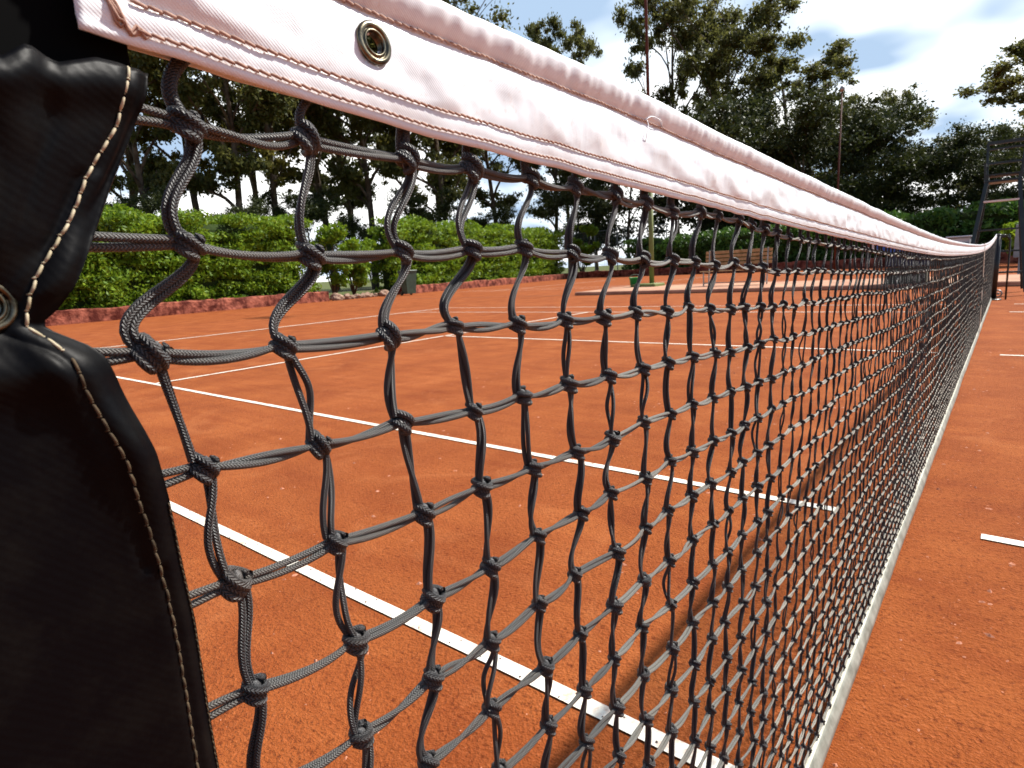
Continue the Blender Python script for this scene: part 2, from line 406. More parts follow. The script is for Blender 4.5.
# crumbs
N = 5200
cx = np.concatenate([rng.uniform(.02, 1.6, 1900), rng.uniform(-3.5, .2, N - 1900)])
cy = np.concatenate([rng.uniform(-.4, 6, 1900), rng.uniform(-.8, 6, N - 1900)])
sz = rng.lognormal(math.log(.0021), .5, N).clip(.001, .010)
sz[cx < .02] *= .8
big_ = rng.choice(N, 420, replace=False); sz[big_] = rng.uniform(.0045, .012, 420)
base = np.array([(-1, -.6, 0), (.2, -1, 0), (1, -.2, 0), (.7, .9, 0), (-.5, .8, 0), (0.1, 0, .6)])
ang = rng.uniform(0, 2 * PI, N); asp = rng.uniform(.4, 1, N)
V = np.repeat(base[None], N, 0) * (1 + .3 * rng.standard_normal((N, 6, 1)) * .6)
V[:, :, 1] *= asp[:, None]; V[:, :, 2] *= rng.uniform(.4, 1.1, N)[:, None]
V *= sz[:, None, None]
ca, sa = np.cos(ang)[:, None], np.sin(ang)[:, None]
X = V[..., 0] * ca - V[..., 1] * sa + cx[:, None]; Y = V[..., 0] * sa + V[..., 1] * ca + cy[:, None]
V = np.stack([X, Y, V[..., 2] - .0002], -1).reshape(-1, 3)
F = (np.array([(i, (i + 1) % 5, 5) for i in range(5)])[None] + (np.arange(N) * 6)[:, None, None]).reshape(-1, 3)
o = make_obj('clay_crumbs', V, F, m_crumb); tag(o, 'small loose crumbs of pinkish clay scattered on the orange court', 'clay crumbs', kind='stuff')

# ------------------------------------------------------------------ TENNIS NET
net = thing('tennis_net', 'dark knotted tennis net with white headband, stretched across the orange clay court', 'tennis net', (0, 5.5, 0))
NO = np.array([0, 5.5, 0])
BOT = [(-.95, 1.002), (-.8872, .9978), (-.8555, .9951), (-.8204, .9915), (-.7736, .9875), (-.7082, .9834), (-.6107, .9774), (-.45, .9673),
       (-.1353, .9525), (.2553, .9371), (.7518, .9198), (1.8088, .8901), (3.2, .870), (4.6, .857), (6.0, .853), (7.5, .862), (9.0, .892), (10.3, .935), (11.2, .975), (11.85, 1.005)]
BOT = [(-.9562 + (y + .9562) * 1.015, .9257 + (z - .9257) * 1.017) if y < 3 else (y, z) for y, z in BOT]
BOT = [(y, z + float(np.interp(y, [-.75, -.6, -.43, .2, 1, 3], [0, .0015, .004, .004, .003, 0]))) for y, z in BOT]
def zbot(y): return smoothtab(BOT, y)
def Hband(y): return np.interp(y, [-.95, -.78, -.6, -.43, .2, 2, 12], [.0595, .0610, .0680, .0685, .0715, .069, .066])

KN = {(0,0):(-0.8581,0.9790),(0,1):(-0.8639,0.9404),(0,2):(-0.8800,0.9059),(0,3):(-0.8689,0.8639),(0,4):(-0.8649,0.8189),(0,5):(-0.8642,0.7743),(1,0):(-0.8137,0.9801),(1,1):(-0.8169,0.9364),(1,2):(-0.8332,0.9024),(1,3):(-0.8233,0.8603),(1,4):(-0.8212,0.8172),(1,5):(-0.8165,0.7680),(1,6):(-0.8200,0.7224),(2,0):(-0.7642,0.9773),(2,1):(-0.7706,0.9370),(2,2):(-0.7830,0.9004),(2,3):(-0.7796,0.8598),(2,4):(-0.7711,0.8119),(2,5):(-0.7694,0.7661),(2,6):(-0.7747,0.7239),(2,7):(-0.7831,0.6799),(3,0):(-0.7192,0.9779),(3,1):(-0.7254,0.9375),(3,2):(-0.7416,0.9005),(3,3):(-0.7307,0.8545),(3,4):(-0.7292,0.8124),(3,5):(-0.7264,0.7642),(3,6):(-0.7289,0.7190),(3,7):(-0.7328,0.6781),(4,0):(-0.6728,0.9762),(4,1):(-0.6815,0.9383),(4,2):(-0.6897,0.8962),(4,3):(-0.6877,0.8541),(4,4):(-0.6817,0.8085),(4,5):(-0.6812,0.7644),(4,6):(-0.6827,0.7199),(5,0):(-0.6247,0.9751),(5,1):(-0.6330,0.9343),(5,2):(-0.6425,0.8940),(5,3):(-0.6386,0.8524),(5,4):(-0.6345,0.8057),(5,5):(-0.6324,0.7620),(5,6):(-0.6401,0.7198),(6,0):(-0.5747,0.9726),(6,1):(-0.5849,0.9323),(6,2):(-0.5977,0.8917),(6,3):(-0.5891,0.8492),(6,4):(-0.5871,0.8033),(6,5):(-0.5905,0.7624),(6,6):(-0.5855,0.7139),(6,7):(-0.5934,0.6741),(7,0):(-0.5300,0.9701),(7,1):(-0.5378,0.9286),(7,2):(-0.5487,0.8901),(7,3):(-0.5406,0.8465),(7,4):(-0.5403,0.8044),(7,5):(-0.5384,0.7578),(7,6):(-0.5397,0.7157),(7,7):(-0.5429,0.6714),(7,8):(-0.5460,0.6306),(8,0):(-0.4830,0.9654),(8,1):(-0.4892,0.9276),(8,2):(-0.4956,0.8863),(8,3):(-0.4963,0.8444),(8,4):(-0.4894,0.7996),(8,5):(-0.4900,0.7582),(8,6):(-0.4967,0.7159),(8,7):(-0.4935,0.6679),(9,0):(-0.4299,0.9665),(9,1):(-0.4386,0.9249),(9,2):(-0.4537,0.8870),(9,3):(-0.4452,0.8420)}
NR = 22
NCc = 269
PITCH = (11.86 + .860) / (NCc - 1)
K = np.zeros((NCc, NR, 3))
for cidx in range(NCc):
    y0 = -.860 + PITCH * cidx
    zt = float(zbot(y0)) + float(np.interp(y0, [-.43, -.38, -.26, -.14, .5], [-.005, -.003, -.007, -.009, -.012]))
    for r_ in range(NR):
        # first rows: a bit tighter, then regular down to the bottom tape
        q = r_ / (NR - 1); q = q - .004 * math.sin(PI * q)
        z = zt + (.052 - zt) * q
        v = r_
        y = y0 - (0, .007, .0155, .0095)[min(v, 3)] * max(.35, 1 - max(0, y0) * .4) + .0035 * mnoise.noise(Vector((cidx * .35, r_ * .5, 3.3))) + random.gauss(0, .0016)
        z += .0020 * mnoise.noise(Vector((cidx * .3, r_ * .6, 9.3))) + random.gauss(0, .0012)
        # slack: lower rows sag together a little past the first metre
        sl_ = max(0, min(1, (y0 + .1) / 1.2)) * max(0, min(1, (11.8 - y0) / 1.))
        z -= sl_ * .030 * math.sin(PI * q) ** 2
        x = .012 * mnoise.noise(Vector((cidx * .10, r_ * .25, 1.3))) * math.sin(PI * min(1, q * 1.02)) * sl_ + random.gauss(0, .0008)
        x += sl_ * .012 * math.sin(PI * q)
        K[cidx, r_] = (x, y, z)
for (c_, r_), (y, z) in KN.items(): K[c_, r_, 1] = y; K[c_, r_, 2] = z
# rows below measured ones in the near columns continue from the last measured knot
for c_ in range(10):
    last = max(r_ for (a, r_) in KN if a == c_)
    y, z = KN[(c_, last)]
    for r_ in range(last + 1, NR):
        q = (r_ - last) / (NR - 1 - last)
        K[c_, r_, 1] = y + (-.860 + PITCH * c_ - y) * q + .003 * mnoise.noise(Vector((c_ * .8, r_ * .7, 2)))
        K[c_, r_, 2] = z + (.052 - z) * q + .002 * mnoise.noise(Vector((c_ * .8, r_ * .7, 7)))

def bez_tubes(P, rad, kt, ns, off, phi0, twist, gap, uvk):
    """P (M,4,3) bezier points; off amplitude of the strand from the centre line -> V,F,UV"""
    M = len(P)
    tt = np.linspace(0, 1, kt)
    B = np.stack([(1-tt)**3, 3*tt*(1-tt)**2, 3*tt**2*(1-tt), tt**3], 1)
    C = np.einsum('kb,mbx->mkx', B, P)
    T = np.gradient(C, axis=1); T /= np.linalg.norm(T, axis=2, keepdims=True)
    S = np.cross(T, np.array([1., 0, 0])); S /= np.linalg.norm(S, axis=2, keepdims=True); N_ = np.cross(S, T)
    a = phi0[:, None] + twist[:, None] * tt[None]
    amp = off + gap[:, None] * np.sin(PI * tt)[None] ** 1.5
    C = C + amp[..., None] * (np.cos(a)[..., None] * S + np.sin(a)[..., None] * N_ )
    L = np.linalg.norm(np.diff(C, axis=1), axis=2); v = np.concatenate([np.zeros((M, 1)), np.cumsum(L, 1)], 1) / .01 + rng.uniform(0, 5, (M, 1))
    T = np.gradient(C, axis=1); T /= np.linalg.norm(T, axis=2, keepdims=True)
    S = np.cross(T, np.array([1., 0, 0])); S /= np.linalg.norm(S, axis=2, keepdims=True); N_ = np.cross(S, T)
    aa = np.arange(ns) * 2 * PI / ns
    V = C[:, :, None] + rad * (np.cos(aa)[None, None, :, None] * S[:, :, None] + np.sin(aa)[None, None, :, None] * N_[:, :, None])
    V = V.reshape(-1, 3)
    i = np.arange(kt - 1)[:, None]; k = np.arange(ns)[None]
    f = np.stack([i*ns + k, i*ns + (k+1) % ns, (i+1)*ns + (k+1) % ns, (i+1)*ns + k], -1).reshape(-1, 4)
    F = (f[None] + (np.arange(M) * kt * ns)[:, None, None]).reshape(-1, 4)
    u0 = np.broadcast_to(k / ns, (kt - 1, ns)); u1 = np.broadcast_to((k + 1) / ns, (kt - 1, ns))
    UV = np.zeros((M, kt - 1, ns, 4, 2))
    UV[..., 0, 0] = u0; UV[..., 1, 0] = u1; UV[..., 2, 0] = u1; UV[..., 3, 0] = u0
    UV[..., 0, 1] = v[:, :-1, None]; UV[..., 1, 1] = v[:, :-1, None]; UV[..., 2, 1] = v[:, 1:, None]; UV[..., 3, 1] = v[:, 1:, None]
    return V, F, UV.reshape(-1, 2)

nV, nF, nU, nM = [], [], [], []; ncount = 0
def addn(V, F, U, mi):
    global ncount
    nV.append(V); nF.append(F + ncount); nU.append(U); nM.append(np.full(len(F), mi)); ncount += len(V)

CRAD = .00142
def vert_bez(cs, rs, extra=None):
    P = []
    for c_ in cs:
        for r_ in rs:
            A = K[c_, r_]; Bk = K[c_, r_ + 1]
            d_ = Bk - A; Lz = -d_[2]
            s0 = .0030 + random.gauss(0, .0008); s1 = -.0032 + random.gauss(0, .0008)
            bow = random.gauss(-.0015, .003) if r_ > 1 else random.gauss(-.004, .002)
            fx = random.gauss(0, .0012)
            P0 = A + np.array([fx * .3, s0 * .5, -.0030]); P3 = Bk + np.array([0, s1, .0028])
            P1 = P0 + np.array([fx, .0018 + bow * .2 + random.gauss(0, .001), -Lz * .30])
            P2 = P3 + np.array([fx, -.0028 + bow, Lz * .34])
            P.append((P0, P1, P2, P3))
    return np.array(P)
def hor_bez(cs, rs):
    P = []
    for c_ in cs:
        for r_ in rs:
            A = K[c_, r_]; Bk = K[c_ + 1, r_]
            sag = random.gauss(-.0022, .0010)
            P0 = A + np.array([0, .0028, -.0012]); P3 = Bk + np.array([0, -.0032, -.0002])
            D = P3 - P0
            P1 = P0 + D * .3 + np.array([random.gauss(0, .001), 0, sag]); P2 = P0 + D * .72 + np.array([random.gauss(0, .001), 0, sag + random.gauss(0, .0008)])
            P.append((P0, P1, P2, P3))
    return np.array(P)
def double(P, kt, ns, gapv, mi=0, rs=1.):
    M = len(P); ph = rng.uniform(0, 2 * PI, M); tw = rng.choice([-1, 1], M) * rng.uniform(.5, 4.2, M)
    gap = np.abs(rng.normal(0, gapv, M)) * (rng.uniform(0, 1, M) < .27)
    for k_ in (0, PI):
        addn(*bez_tubes(P, CRAD * rs, kt, ns, CRAD * .90 * rs, ph + k_, tw, gap * (1. if k_ else .15), 1), mi)
N1, N2 = 15, 52
HI = range(0, N1); MI = range(N1, N2); LO = range(N2, NCc)
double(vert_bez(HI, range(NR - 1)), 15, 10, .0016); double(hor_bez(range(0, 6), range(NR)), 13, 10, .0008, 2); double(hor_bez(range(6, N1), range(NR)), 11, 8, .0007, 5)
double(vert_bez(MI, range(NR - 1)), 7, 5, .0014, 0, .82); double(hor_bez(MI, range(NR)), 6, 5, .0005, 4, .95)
P = vert_bez(LO, range(NR - 1)); M = len(P); z_ = np.zeros(M)
addn(*bez_tubes(P, .0019, 5, 4, 0, z_, z_, z_, 1), 1)
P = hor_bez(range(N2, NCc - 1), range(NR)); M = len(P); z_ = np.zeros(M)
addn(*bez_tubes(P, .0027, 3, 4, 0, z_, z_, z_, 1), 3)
# stubs that run under the black side sleeve, left of column 0
P = []
for r_ in range(NR):
    Bk = K[0, r_]; e = np.array([0.0, -.935, Bk[2] + (.004 if r_ in (0, 1) else random.gauss(0, .003))])
    P3 = Bk + np.array([0, -.0050, 0]); D = P3 - e
    P.append((e, e + D * .35 + np.array([0, 0, -.001]), e + D * .8 + np.array([0, 0, random.gauss(0, .0015)]), P3))
P = np.array(P); M = len(P)
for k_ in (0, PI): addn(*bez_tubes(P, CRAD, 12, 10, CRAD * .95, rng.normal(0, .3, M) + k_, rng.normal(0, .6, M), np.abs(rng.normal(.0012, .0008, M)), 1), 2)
# loops that hang the first row from the headband
P = []
for c_ in range(NCc):
    A = K[c_, 0]; zb = float(zbot(A[1]))
    if c_ == 0: P.append([A + np.array([0, -.003, .003]), A + np.array([0, -.0085, .012]), A + np.array([0, .000, .020]), A + np.array([-.001, .008, .026])])
    elif c_ == 1: P.append([A + np.array([0, -.003, .003]), A + np.array([0, -.006, .009]), A + np.array([0, .000, .013]), A + np.array([-.001, .006, .020])])
    else:
        j = random.gauss(0, .001); P.append([A + np.array([0, -.002, .003]), A + np.array([0, -.004 + j, .008]), A + np.array([0, -.001 + j, .012]), np.array([-.001, A[1] + .001, max(zb + .010, A[2] + .016)])])
P = np.array(P); M = N1
for k_ in (0, PI): addn(*bez_tubes(P[:N1], CRAD * 1.22, 12, 10, CRAD * 1.05, rng.uniform(0, 6, M) + k_, rng.normal(0, 1, M), np.zeros(M), 1), 0)
M = NCc - N1; z_ = np.zeros(M); addn(*bez_tubes(P[N1:], .0023, 4, 5, 0, z_, z_, z_, 1), 1)
# last row tied to the bottom tape
P = []
for c_ in range(NCc):
    A = K[c_, NR - 1]; e = np.array([0, A[1] + random.gauss(0, .002), .036]); P.append([A, A * .7 + e * .3, A * .3 + e * .7, e])
P = np.array(P); M = NCc; z_ = np.zeros(M); addn(*bez_tubes(P, .0022, 3, 5, 0, z_, z_, z_, 1), 1)

# knots: a real tied form made of wrapping strands
def knot_template(seed, kt, ns):
    rr = random.Random(seed); mb = MB(); R = CRAD * 1.02
    # coil of about two and a half turns round the vertical strands, tilted
    n = kt; tt = np.linspace(0, 1, n); turns = 2.3; a = tt * turns * 2 * PI + .6 + rr.uniform(-.3, .3)
    en = np.minimum(1, np.minimum(tt, 1 - tt) / .13) ** .7
    pts = np.stack([.0032 * np.cos(a) * en, .0039 * np.sin(a) * en, .0035 - .0068 * tt + .0004 * np.sin(a * 1.7)], 1)
    tl = math.radians(-24 + rr.uniform(-7, 7)); c_, s_ = math.cos(tl), math.sin(tl)
    pts = pts @ np.array([[1, 0, 0], [0, c_, s_], [0, -s_, c_]])
    mb.tube(pts, R * (.25 + .75 * en), ns)
    # strand crossing the front from upper left to lower right, then round
    q = np.linspace(0, 1, max(6, kt // 2))
    def bz(*p): p = np.array(p); return np.stack([(1-q)**3, 3*q*(1-q)**2, 3*q**2*(1-q), q**3], 1) @ p
    mb.tube(bz((-.0005, -.0036, .0034), (.0056, -.0036, .0028), (.0066, .0016, -.0006), (-.0006, .0040, -.0026)), R, ns)
    mb.tube(bz((-.0008, -.0044, -.0002), (.0050, -.0044, -.0032), (.0056, .0010, -.0052), (-.0010, .0016, -.0044)), R, ns)
    mb.tube(bz((.0006, .0038, .0018), (-.0052, .0018, .0010), (-.0052, -.0026, -.0012), (.0006, -.0042, -.0012)), R, ns)
    # body so that no light leaks through
    th = np.linspace(0, PI, 6); prof = [(max(1e-5, .0024 * math.sin(x)), -.0036 * math.cos(x)) for x in th]
    mb.lathe(prof, (0, 0, 0), (0, 0, 1), (1, 0, 0), 8)
    V = np.concatenate(mb.V); F4 = np.array([f for f in mb.F if len(f) == 4]); 
    U = []; k_ = 0
    for f in mb.F:
        if len(f) == 4: U.append(mb.U[k_:k_ + 4])
        k_ += len(f)
    return V, F4, np.array(U).reshape(-1, 2)
def place_knots(tmps, cols, mi, scl):
    idx = [(c_, r_) for c_ in cols for r_ in range(NR)]
    which = rng.integers(0, len(tmps), len(idx))
    for w_, (V, F, U) in enumerate(tmps):
        sel = [idx[i] for i in range(len(idx)) if which[i] == w_]
        if not sel: continue
        C = np.array([K[i] for i in sel]); M = len(C)
        an = rng.normal(0, .22, M); ca, sa = np.cos(an), np.sin(an)
        az = rng.normal(0, .25, M); cz, sz_ = np.cos(az), np.sin(az)
        s_ = scl * rng.normal(1, .06, M)
        W = V[None] * s_[:, None, None]
        x, y, z = W[..., 0], W[..., 1], W[..., 2]
        y, z = y * ca[:, None] - z * sa[:, None], y * sa[:, None] + z * ca[:, None]
        x, y = x * cz[:, None] - y * sz_[:, None], x * sz_[:, None] + y * cz[:, None]
        W = np.stack([x, y, z], -1) + C[:, None]
        FF = (F[None] + (np.arange(M) * len(V))[:, None, None]).reshape(-1, 4)
        addn(W.reshape(-1, 3), FF, np.tile(U, (M, 1)), mi)
place_knots([knot_template(s_, 34, 9) for s_ in range(5)], HI, 0, 1.12)
place_knots([knot_template(s_, 18, 5) for s_ in range(3)], MI, 0, .94)
# far knots: small lumps
th = np.linspace(0, PI, 4); kb = MB(); kb.lathe([(max(1e-5, 0.0047 * math.sin(x)), -.0052 * math.cos(x)) for x in th], (0, 0, 0), (0, 0, 1), (1, 0, 0), 5)
place_knots([(np.concatenate(kb.V), np.array(kb.F), np.zeros((len(kb.F) * 4, 2)))], LO, 1, 1.0)
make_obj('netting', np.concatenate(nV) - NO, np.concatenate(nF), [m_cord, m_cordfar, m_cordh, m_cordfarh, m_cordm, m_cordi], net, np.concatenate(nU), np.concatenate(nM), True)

# ---- headband
def ys_list(y0, y1):
    ys = [y0]
    while ys[-1] < y1:
        y = ys[-1]; ys.append(y + (.0022 if y < -.3 else .004 if y < .6 else .012 if y < 3 else .04))
    ys[-1] = y1; return np.array(ys)
ys = ys_list(-.8868, 11.86)
# fraction of height above the bottom, X offset of the front panel
PF = [(0, .0058), (.04, .0060), (.07, .0055), (.10, .0060), (.15, .0062), (.19, .0058), (.205, .0054), (.22, .0057), (.26, .0063), (.32, .0064), (.40, .0061), (.48, .0055), (.56, .0044), (.64, .0028), (.70, .0013), (.725, .0008),
      (.75, .0016), (.79, .0034), (.84, .0048), (.89, .0054), (.93, .0052), (.965, .0040), (.99, .0022), (1.0, 0)]
PF += [(f_, -x) for f_, x in PF[-2::-1]]
nf = len(PF); ntop = PF.index((1.0, 0))
Vb = np.zeros((len(ys), nf, 3))
S1, S2, S3 = .725, .205, .07   # seams
def nz(a, b_, c_=0.): return mnoise.noise(Vector((a, b_, c_)))
def front_x(y, f_, xb, side=1):
    near = 1.0 if y < 2 else .7
    # scalloped gathers on the cable tube, long soft dents on the panel, diagonal pulls
    g = (.0015 * nz(y * 66, f_ * 1.5, 1 + side) + .0010 * nz(y * 140, f_, 9)) * max(0, min(1, (f_ - .68) / .08)) * (1 - max(0, (f_ - .93) / .07))
    d1 = .0034 * nz(y * 24 + f_ * 3.2, f_ * 2.8 - y * 8, 4 + side) + .0009 * nz(y * 55 - f_ * 6, f_ * 7, 7 + side) + .0002 * nz(y * 160, f_ * 16, 8)
    d1 -= .0011 * max(0, 1 - abs(nz(y * 13 + f_ * 2.2, y * 3 - f_ * 1.4, 21)) * 9) + .0007 * max(0, 1 - abs(nz(y * 30 - f_ * 3.5, f_ * 2, 31)) * 8)
    env = math.sin(PI * min(1, max(0, (f_ - .16) / .56))) if .16 < f_ < .72 else 0
    d2 = .0007 * nz(y * 75, f_ * 5, 11 + side) * (1 if f_ < .2 else 0)
    return xb + side * near * (g + d1 * env + d2)
for i, y in enumerate(ys):
    zb = float(zbot(y)); H = float(Hband(y))
    for k, (f_, xb) in enumerate(PF):
        side = 1 if k <= ntop else -1
        z = zb + H * f_
        if side < 0: z += (1 - f_) * (.0026 + .0026 * min(1, max(0, (y + .84) / .06)))
        z += .0010 * nz(y * 30, 5) * (1 - f_) + .0012 * nz(y * 9, 8) * f_ + .0006 * nz(y * 48, 2) * f_
        x = front_x(y, f_, abs(xb), side) if side > 0 else -abs(front_x(y, f_, min(abs(xb), .0060) * .8, 1.0001)) - .0004 
        if f_ == 1.0: x = 0
        Vb[i, k] = (x, y, z)
nY = len(ys)
i = np.arange(nY - 1)[:, None]; k = np.arange(nf - 1)[None]
F = np.stack([i*nf + k, (i+1)*nf + k, (i+1)*nf + k + 1, i*nf + k + 1], -1).reshape(-1, 4)
band = make_obj('headband', Vb.reshape(-1, 3) - NO, F, m_band, net, None, None, True)
sm = band.modifiers.new('thickness', 'SOLIDIFY'); sm.thickness = .0009; sm.offset = -1

def band_pt(y, f_):
    i_ = min(max(int(np.searchsorted(ys, y)) - 1, 0), nY - 2); q = (y - ys[i_]) / (ys[i_ + 1] - ys[i_])
    A = Vb[i_, :ntop + 1] * (1 - q) + Vb[i_ + 1, :ntop + 1] * q
    fr = np.array([p[0] for p in PF[:ntop + 1]])
    return np.array([np.interp(f_, fr, A[:, 0]), y, np.interp(f_, fr, A[:, 2])])
def seam(f_, y0, name='seam_stitching'):
    mb = MB(); y = y0; kk = 0
    while y < 1.4:
        L = .0042 + random.gauss(0, .0003)
        a = band_pt(y, f_); c_ = band_pt(y + L * 1.06, f_)
        a = a + [.0006, 0, .0004]; c_ = c_ + [.0006, 0, -.0003]
        mid = (a + c_) / 2 + [.0006, 0, random.gauss(0, .0001)]
        rr = .00058 if y < -.1 else .0007
        mb.tube(np.array([a, a * .7 + mid * .3 + [.0004, 0, 0], mid, c_ * .7 + mid * .3 + [.0004, 0, 0], c_]), [rr * .5, rr, rr * 1.05, rr, rr * .5], 6 if y < 0 else 4)
        y += L
    pts = [band_pt(yy, f_) + [.0003, 0, .0006 * math.sin(yy * 800)] for yy in np.arange(1.4, 11.8, .02)]
    mb.tube(pts, .0009, 4)
    o = mb.build(name, m_thread, band, True)
    o.data.transform(Matrix.Translation(-Vector(NO)))
    return o
seam(S1, -.878); seam(S2, -.872); seam(S3, -.872)
# doubled back-tack at the band's end
mb = MB()
for j in range(4):
    pts = []
    for q in np.linspace(0, 1, 14):
        y = -.8845 + .0150 * q; f_ = .07 + .55 * max(0, 1 - q * 1.5) ** 1.6 + .02 * math.sin(q * 20 + j * 1.6)
        pts.append(band_pt(y, max(.05, f_)) + np.array([.0005 + .0003 * (j % 2), .0006 * j - .0006, .0003 * math.sin(q * 30 + j)]))
    mb.tube(pts, .00055, 6)
o = mb.build('seam_stitching', m_thread, band, True); o.data.transform(Matrix.Translation(-Vector(NO)))
# loose thread where the seam has let go
mb = MB(); A = band_pt(-.535, S1) + [.001, 0, 0]; B_ = band_pt(-.505, S1) + [.001, 0, 0]
pts = [A + (B_ - A) * q + np.array([.003 * math.sin(PI * q), 0, .0045 * math.sin(PI * q) + .0008 * math.sin(9 * q)]) for q in np.linspace(0, 1, 16)]
mb.tube(pts, .0004, 5)
pts = [A + np.array([.002 + .002 * math.sin(3 * q), -.006 * q + .001 * math.sin(8 * q), -.016 * q]) for q in np.linspace(0, 1, 12)]
mb.tube(pts, .0003, 5)
o = mb.build('loose_thread', m_band, band, True); o.data.transform(Matrix.Translation(-Vector(NO)))

def eyelet(name, c, R, nrm, parent, up=(0, 0, 1), off=None):
    mb = MB(); T = np.array(nrm, float); T /= np.linalg.norm(T); N_ = np.cross(T, up); N_ /= np.linalg.norm(N_)
    prof = [(R, -.0002), (R * 1.0, .0004), (R * .95, .0010), (R * .86, .0013), (R * .76, .0012), (R * .72, .0007), (R * .70, .0004), (R * .66, .0005),
            (R * .62, .0010), (R * .56, .0012), (R * .51, .0008), (R * .49, -.0006), (R * .49, -.0030)]
    mb.lathe(prof, c, T, N_, 40)
    o = mb.build(name, m_brass, parent, True)
    o.data.transform(Matrix.Translation(-Vector(NO)))
    return o
gy = -.7800; gc = band_pt(gy, .505)
e1 = band_pt(gy, .62); e2 = band_pt(gy, .46); e3 = band_pt(gy + .004, .545); e4 = band_pt(gy - .004, .545)
nrm = np.cross(e3 - e4, e1 - e2); nrm /= np.linalg.norm(nrm); nrm = nrm if nrm[0] > 0 else -nrm
gc = gc + nrm * .0008
eyelet('eyelet', gc, .0086, nrm, band)
# small disc of what lies behind, seen through the eyelet, is the band's open hole
def cut_hole(o, centre, radius, side=0):
    me = o.data; import bmesh
    bm = bmesh.new(); bm.from_mesh(me)
    dele = [f for f in bm.faces if math.hypot(f.calc_center_median().y - centre[1], f.calc_center_median().z - centre[2]) < radius and (side == 0 or f.calc_center_median().x < -.0005)]
    bmesh.ops.delete(bm, geom=dele, context='FACES'); bm.to_mesh(me); bm.free()
cut_hole(band, gc - NO, .0060)
cut_hole(band, gc + np.array([0, .0052, .0022]) - NO, .0070, -1)

# ---- bottom tape
mb = MB(); yy = np.arange(-.93, 11.86, .03); n = len(yy)
prof = [(-.004, .006), (.000, .003), (.010, .004), (.0135, .009), (.0115, .020), (.0075, .032), (.0045, .041), (.001, .0435), (-.003, .041), (-.006, .025)]
V = []
for y in yy:
    j = .004 * nz(y * 1.3, 3); s_ = 1 + .06 * nz(y * 6, 9)
    for px, pz in prof: V.append((px * s_ * 1.25 + j, y, pz * s_ + .002 * nz(y * 2.2, 5) + .001))
npf = len(prof); F = []; MI_ = []
for a in range(n - 1):
    for k_ in range(npf):
        F.append((a*npf + k_, (a+1)*npf + k_, (a+1)*npf + (k_+1) % npf, a*npf + (k_+1) % npf)); MI_.append(1 if k_ in (2, 6, 7) else 0)
make_obj('bottom_tape', np.array(V) - NO, F, [m_tape, m_tape_edge], net, None, MI_, True)

# ---- centre strap
mb = MB(); zt = float(zbot(6.45)) + .07
pts = [(.0125, 6.45, zt), (.0125, 6.47, zt - .1), (.014, 6.6, .6), (.014, 6.78, .3), (.013, 6.95, .02)]
for sgn in (1, -1):
    P_ = np.array(pts); P_[:, 0] *= sgn
    for a in range(len(pts) - 1): mb.bar(P_[a], P_[a + 1], .003, .055, 0, up=(0, 1, 0.001))
mb.bar((-.0125, 6.45, zt), (.0125, 6.45, zt), .05, .003, 0)
o = mb.build('centre_strap', m_strap, net); o.data.transform(Matrix.Translation(-Vector(NO)))

# ---- black side sleeve
EDGE = [(.03, -.884), (.74, -.884), (.7585, -.884), (.774, -.8842), (.7935, -.8841), (.8162, -.8841), (.8386, -.8855), (.8598, -.8869), (.877, -.8887), (.8905, -.8922), (.9010, -.8945),
        (.9075, -.8965), (.9110, -.8995), (.9140, -.9040), (.9165, -.9075), (.9185, -.9088), (.9218, -.9049), (.9298, -.8993), (.9437, -.8917), (.958, -.8843), (.9728, -.8767), (.9833, -.8723), (.992, -.8697), (1.01, -.868)]
EY = np.array([-.9205, .9242])
def edge_y(z): return interp(EDGE, z)
def fold(y, z):
    """X of the front flap"""
    dy, dz = y - EY[0], z - EY[1]; rho = math.hypot(dy, dz); th = math.atan2(dz, dy)
    k_ = 1 - math.exp(-(rho / .012) ** 2)
    x = .0075 + .0045 * k_
    far_ = min(1, rho / .05)
    if z >= EY[1]:
        x += .0048 * far_ * math.sin(4.2 * th + 1.0 + 6 * rho) * k_
        x += .0022 * far_ * nz(th * 3.1 + 5, rho * 30, 2)
        x += .0030 * math.exp(-((z - .985) / .006) ** 2)
    else:
        # shoulder of the lower lobe, a lit ridge running down to the right, flat dark panel
        x += .0034 * math.exp(-((z - .906) / .007) ** 2)
        ridge = th + 1.02
        x += .0060 * far_ * math.exp(-(ridge / .20) ** 2) * k_
        x -= .0020 * far_ * math.exp(-((th + .55) / .2) ** 2)
        x += .0008 * nz(y * 18, z * 7, 3) * far_
    x -= (.0014 if z > EY[1] else .0) * far_ * max(0, 1 - abs(nz(th * 2.6, rho * 22, 14)) * 7) * 1.0
    # pull-in at the outer edge
    e = edge_y(z) - y
    x -= .0035 * math.exp(-(e / .0035) ** 2)
    # seam dimple
    x -= .0010 * math.exp(-((e - (.0065 if z < .84 or z > .96 else .0105)) / .0018) ** 2)
    return x
def flap(name, zs, ys_of, xs_of, mtl, th_=.0011, parent=net):
    V = []; nc = 60
    for z in zs:
        y1 = edge_y(z) + ys_of; y0 = -.962
        for k_ in range(nc):
            q = k_ / (nc - 1); q = 1 - (1 - q) ** 1.5
            y = y0 + (y1 - y0) * q; zz = z
            V.append((xs_of(y, z), y, zz))
    n_ = len(zs)
    F = [(a*nc + k_, a*nc + k_ + 1, (a+1)*nc + k_ + 1, (a+1)*nc + k_) for a in range(n_ - 1) for k_ in range(nc - 1)]
    o = make_obj(name, np.array(V) - NO, F, mtl, parent, None, None, True)
    s_ = o.modifiers.new('thickness', 'SOLIDIFY'); s_.thickness = th_; s_.offset = 0
    return o
